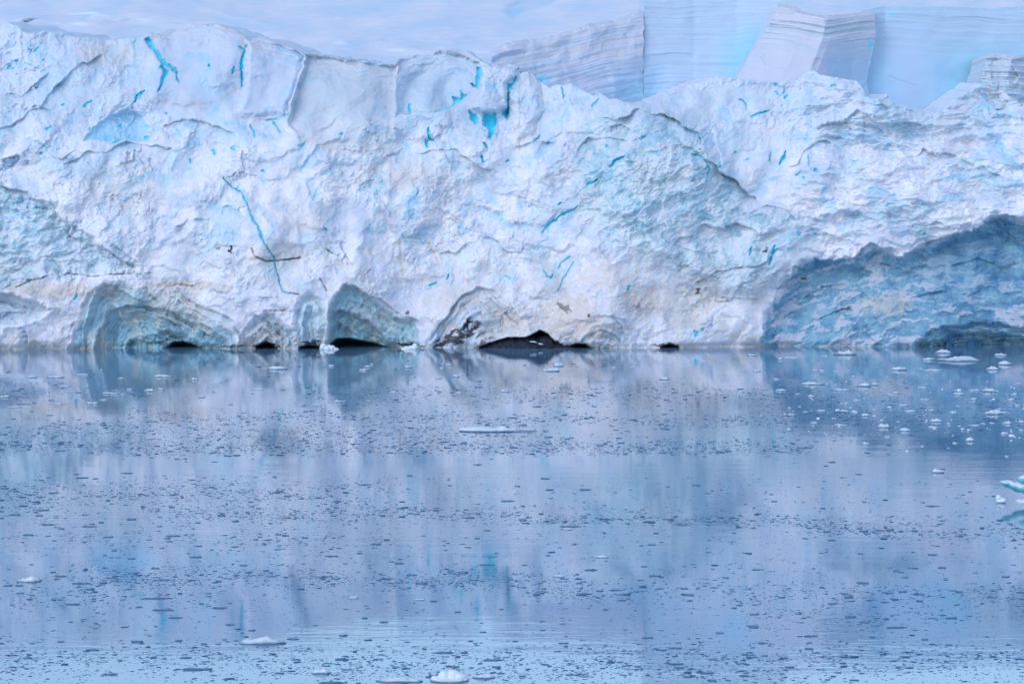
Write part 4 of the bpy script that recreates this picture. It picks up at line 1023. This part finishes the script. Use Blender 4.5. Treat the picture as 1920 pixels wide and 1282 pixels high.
# thousands of thin dark flakes of brash ice
def brash():
    rg = np.random.RandomState(77)
    N = 260000
    u = rg.uniform(-200, 2120, N); v = rg.uniform(662, 1420, N)
    bands = [((600, 742), (1500, 742), 13, 1.0), ((250, 782), (1500, 790), 9, .8), ((-200, 838), (1500, 838), 11, 1.2), ((0, 812), (1000, 812), 13, .6), ((-200, 925), (700, 925), 20, .6), ((-200, 905), (100, 960), 26, .7),
             ((280, 962), (1050, 968), 12, 1.0), ((1050, 975), (1650, 985), 10, 1.0), ((1500, 985), (2100, 1015), 14, .8), ((100, 1010), (700, 1015), 20, .35), ((150, 1078), (1050, 1090), 16, .9), ((1000, 1108), (2100, 1110), 18, .5),
             ((-200, 1110), (400, 1120), 22, .4), ((-200, 1238), (2100, 1238), 28, .55), ((550, 1262), (1400, 1262), 14, .4), ((1400, 1160), (2100, 1150), 24, .3), ((-200, 735), (300, 735), 14, .3), ((1450, 760), (2100, 790), 40, .35), ((-200, 1350), (2100, 1350), 60, .3), ((250, 680), (1200, 685), 8, .18)]
    d = 0.06 + 0.04 * sstep(900, 960, v) - 0.06 * (sstep(848, 856, v) * sstep(895, 885, v)) - .04 * sstep(1140, 1150, v) * sstep(1205, 1195, v) - .05 * sstep(715, 700, v)
    wob = 6 * perlin(u / 160, v / 60, 601)
    for (u0, v0), (u1, v1), hw, a in bands:
        t = np.clip((u - u0) / (u1 - u0), 0, 1)
        vc = v0 + (v1 - v0) * t + wob
        m = sstep(-60, 60, u - u0) * sstep(60, -60, u - u1)
        d = np.maximum(d, 0) + a * (1.7 if v0 < 860 else 1.2) * m * np.exp(-((v - vc) / hw) ** 2) * 0.75
    d *= 0.55 + 1.1 * sstep(-0.3, 0.5, fbm(u, v * 3.5, 70, 4, 603, 0.6))
    keep = rg.uniform(0, 1, N) < d * 0.95 * interp(v, [(662, 1.5), (850, 1.3), (1000, .8), (1282, .55), (1420, .3)])
    u, v = u[keep], v[keep]
    n = len(u)
    Y = water_y(v); x = (u - CX) / F * Y
    w = np.clip(np.exp(rg.normal(math.log(0.105), 0.66, n)), 0.05, 1.0) * interp(Y, [(80, .62), (200, .95), (360, 1.0)])
    dep = w * rg.uniform(0.25, 0.8, n); h = np.clip(w * rg.uniform(0.04, 0.11, n), .010, .05)
    rot = rg.uniform(-.5, .5, n)
    K = 6
    th = np.linspace(0, 2 * math.pi, K, endpoint=False)[None] + rg.uniform(-.25, .25, (n, K))
    R = rg.uniform(0.65, 1.15, (n, K))
    lx = R * np.cos(th) * (w / 2)[:, None]; ly = R * np.sin(th) * (dep / 2)[:, None]
    c, s = np.cos(rot)[:, None], np.sin(rot)[:, None]
    X = lx * c - ly * s; Yy = lx * s + ly * c
    def ring(k, z): return np.stack([x[:, None] + X * k, Y[:, None] + Yy * k, z], -1)
    hz = h[:, None] * rg.uniform(.6, 1.2, (n, K))
    V_ = np.concatenate([ring(1.0, np.full((n, K), -0.03)), ring(.93, hz), np.stack([x, Y, h], -1)[:, None]], 1)
    m = V_.shape[1]; i = np.arange(K); j = (i + 1) % K
    f4 = np.stack([i, j, j + K, i + K], -1)
    f3 = np.stack([i + K, j + K, np.full(K, 2 * K)], -1)
    order = np.argsort(-(w * F / Y) * ((u > 0) & (u < 1920) & (v < 1282)))
    big = order[:60]; small = order[60:]
    co = V_[small].reshape(-1, 3)
    off = (np.arange(len(small)) * m)[:, None, None]
    q = (f4[None] + off).reshape(-1, 4); t3 = (f3[None] + off).reshape(-1, 3)
    me = bpy.data.meshes.new('brash_ice')
    me.vertices.add(len(co)); me.vertices.foreach_set('co', co.astype(np.float32).ravel())
    li = np.concatenate([q.ravel(), t3.ravel()]).astype(np.int32)
    me.loops.add(len(li)); me.loops.foreach_set('vertex_index', li)
    me.polygons.add(len(q) + len(t3))
    me.polygons.foreach_set('loop_start', np.concatenate([np.arange(len(q)) * 4, len(q) * 4 + np.arange(len(t3)) * 3]).astype(np.int32))
    me.polygons.foreach_set('loop_total', np.concatenate([np.full(len(q), 4), np.full(len(t3), 3)]).astype(np.int32))
    me.update(calc_edges=True)
    me.materials.append(MAT_BRASH)
    tag(link('brash_ice', me), 'thousands of thin dark flakes of brash ice drifting in bands', kind='stuff')
    for b in big:
        o3 = np.array([x[b], Y[b], 0.0])
        me = bpy.data.meshes.new('ice_flake')
        me.from_pydata((V_[b] - o3).tolist(), [], f4.tolist() + f3.tolist()); me.materials.append(MAT_BRASH)
        o = link('ice_flake', me); o.location = o3
        row, colm = where(u[b], v[b]); row = row.replace('just nearer than', 'nearer than')
        tag(o, f'thin dark ice flake {row}, {colm}', 'ice flake', 'thin dark ice flakes ' + row)
    print('brash', n)

    # pale crumbs between the floes at right
    N2 = 1300
    u = rg.uniform(1380, 2120, N2); v = rg.uniform(700, 850, N2)
    k = rg.uniform(0, 1, N2) < 0.75 * sstep(1380, 1560, u) * sstep(700, 722, v) * sstep(850, 790, v - 0.05 * (u - 1600)) * sstep(-.4, .5, fbm(u, v * 3, 60, 4, 611, .6))
    u, v = u[k], v[k]; vs = []; fs = []
    for i_ in range(len(u)):
        Y_ = water_y(v[i_]); x_ = (u[i_] - CX) / F * Y_; w_ = min(.6, math.exp(rg.normal(math.log(.17), .5))); h_ = w_ * rg.uniform(.1, .3)
        b0 = len(vs); a_ = rg.uniform(0, 6)
        for q_ in range(6):
            an = a_ + q_ * 1.047; rr = w_ * rg.uniform(.7, 1.2) * .5; vs.append((x_ + rr * math.cos(an), Y_ + rr * math.sin(an), -.02))
        for q_ in range(6):
            an = a_ + q_ * 1.047; rr = w_ * rg.uniform(.5, .95) * .5; vs.append((x_ + rr * math.cos(an), Y_ + rr * math.sin(an), h_ * rg.uniform(.5, 1)))
        vs.append((x_, Y_, h_))
        for q_ in range(6):
            j_ = (q_ + 1) % 6; fs.append((b0 + q_, b0 + j_, b0 + 6 + j_, b0 + 6 + q_)); fs.append((b0 + 6 + q_, b0 + 6 + j_, b0 + 12))
    me = bpy.data.meshes.new('ice_crumbs'); me.from_pydata(vs, [], fs); me.materials.append(MAT_FLOE)
    tag(link('ice_crumbs', me), 'small white ice crumbs scattered between the floes at right', kind='stuff')
brash()
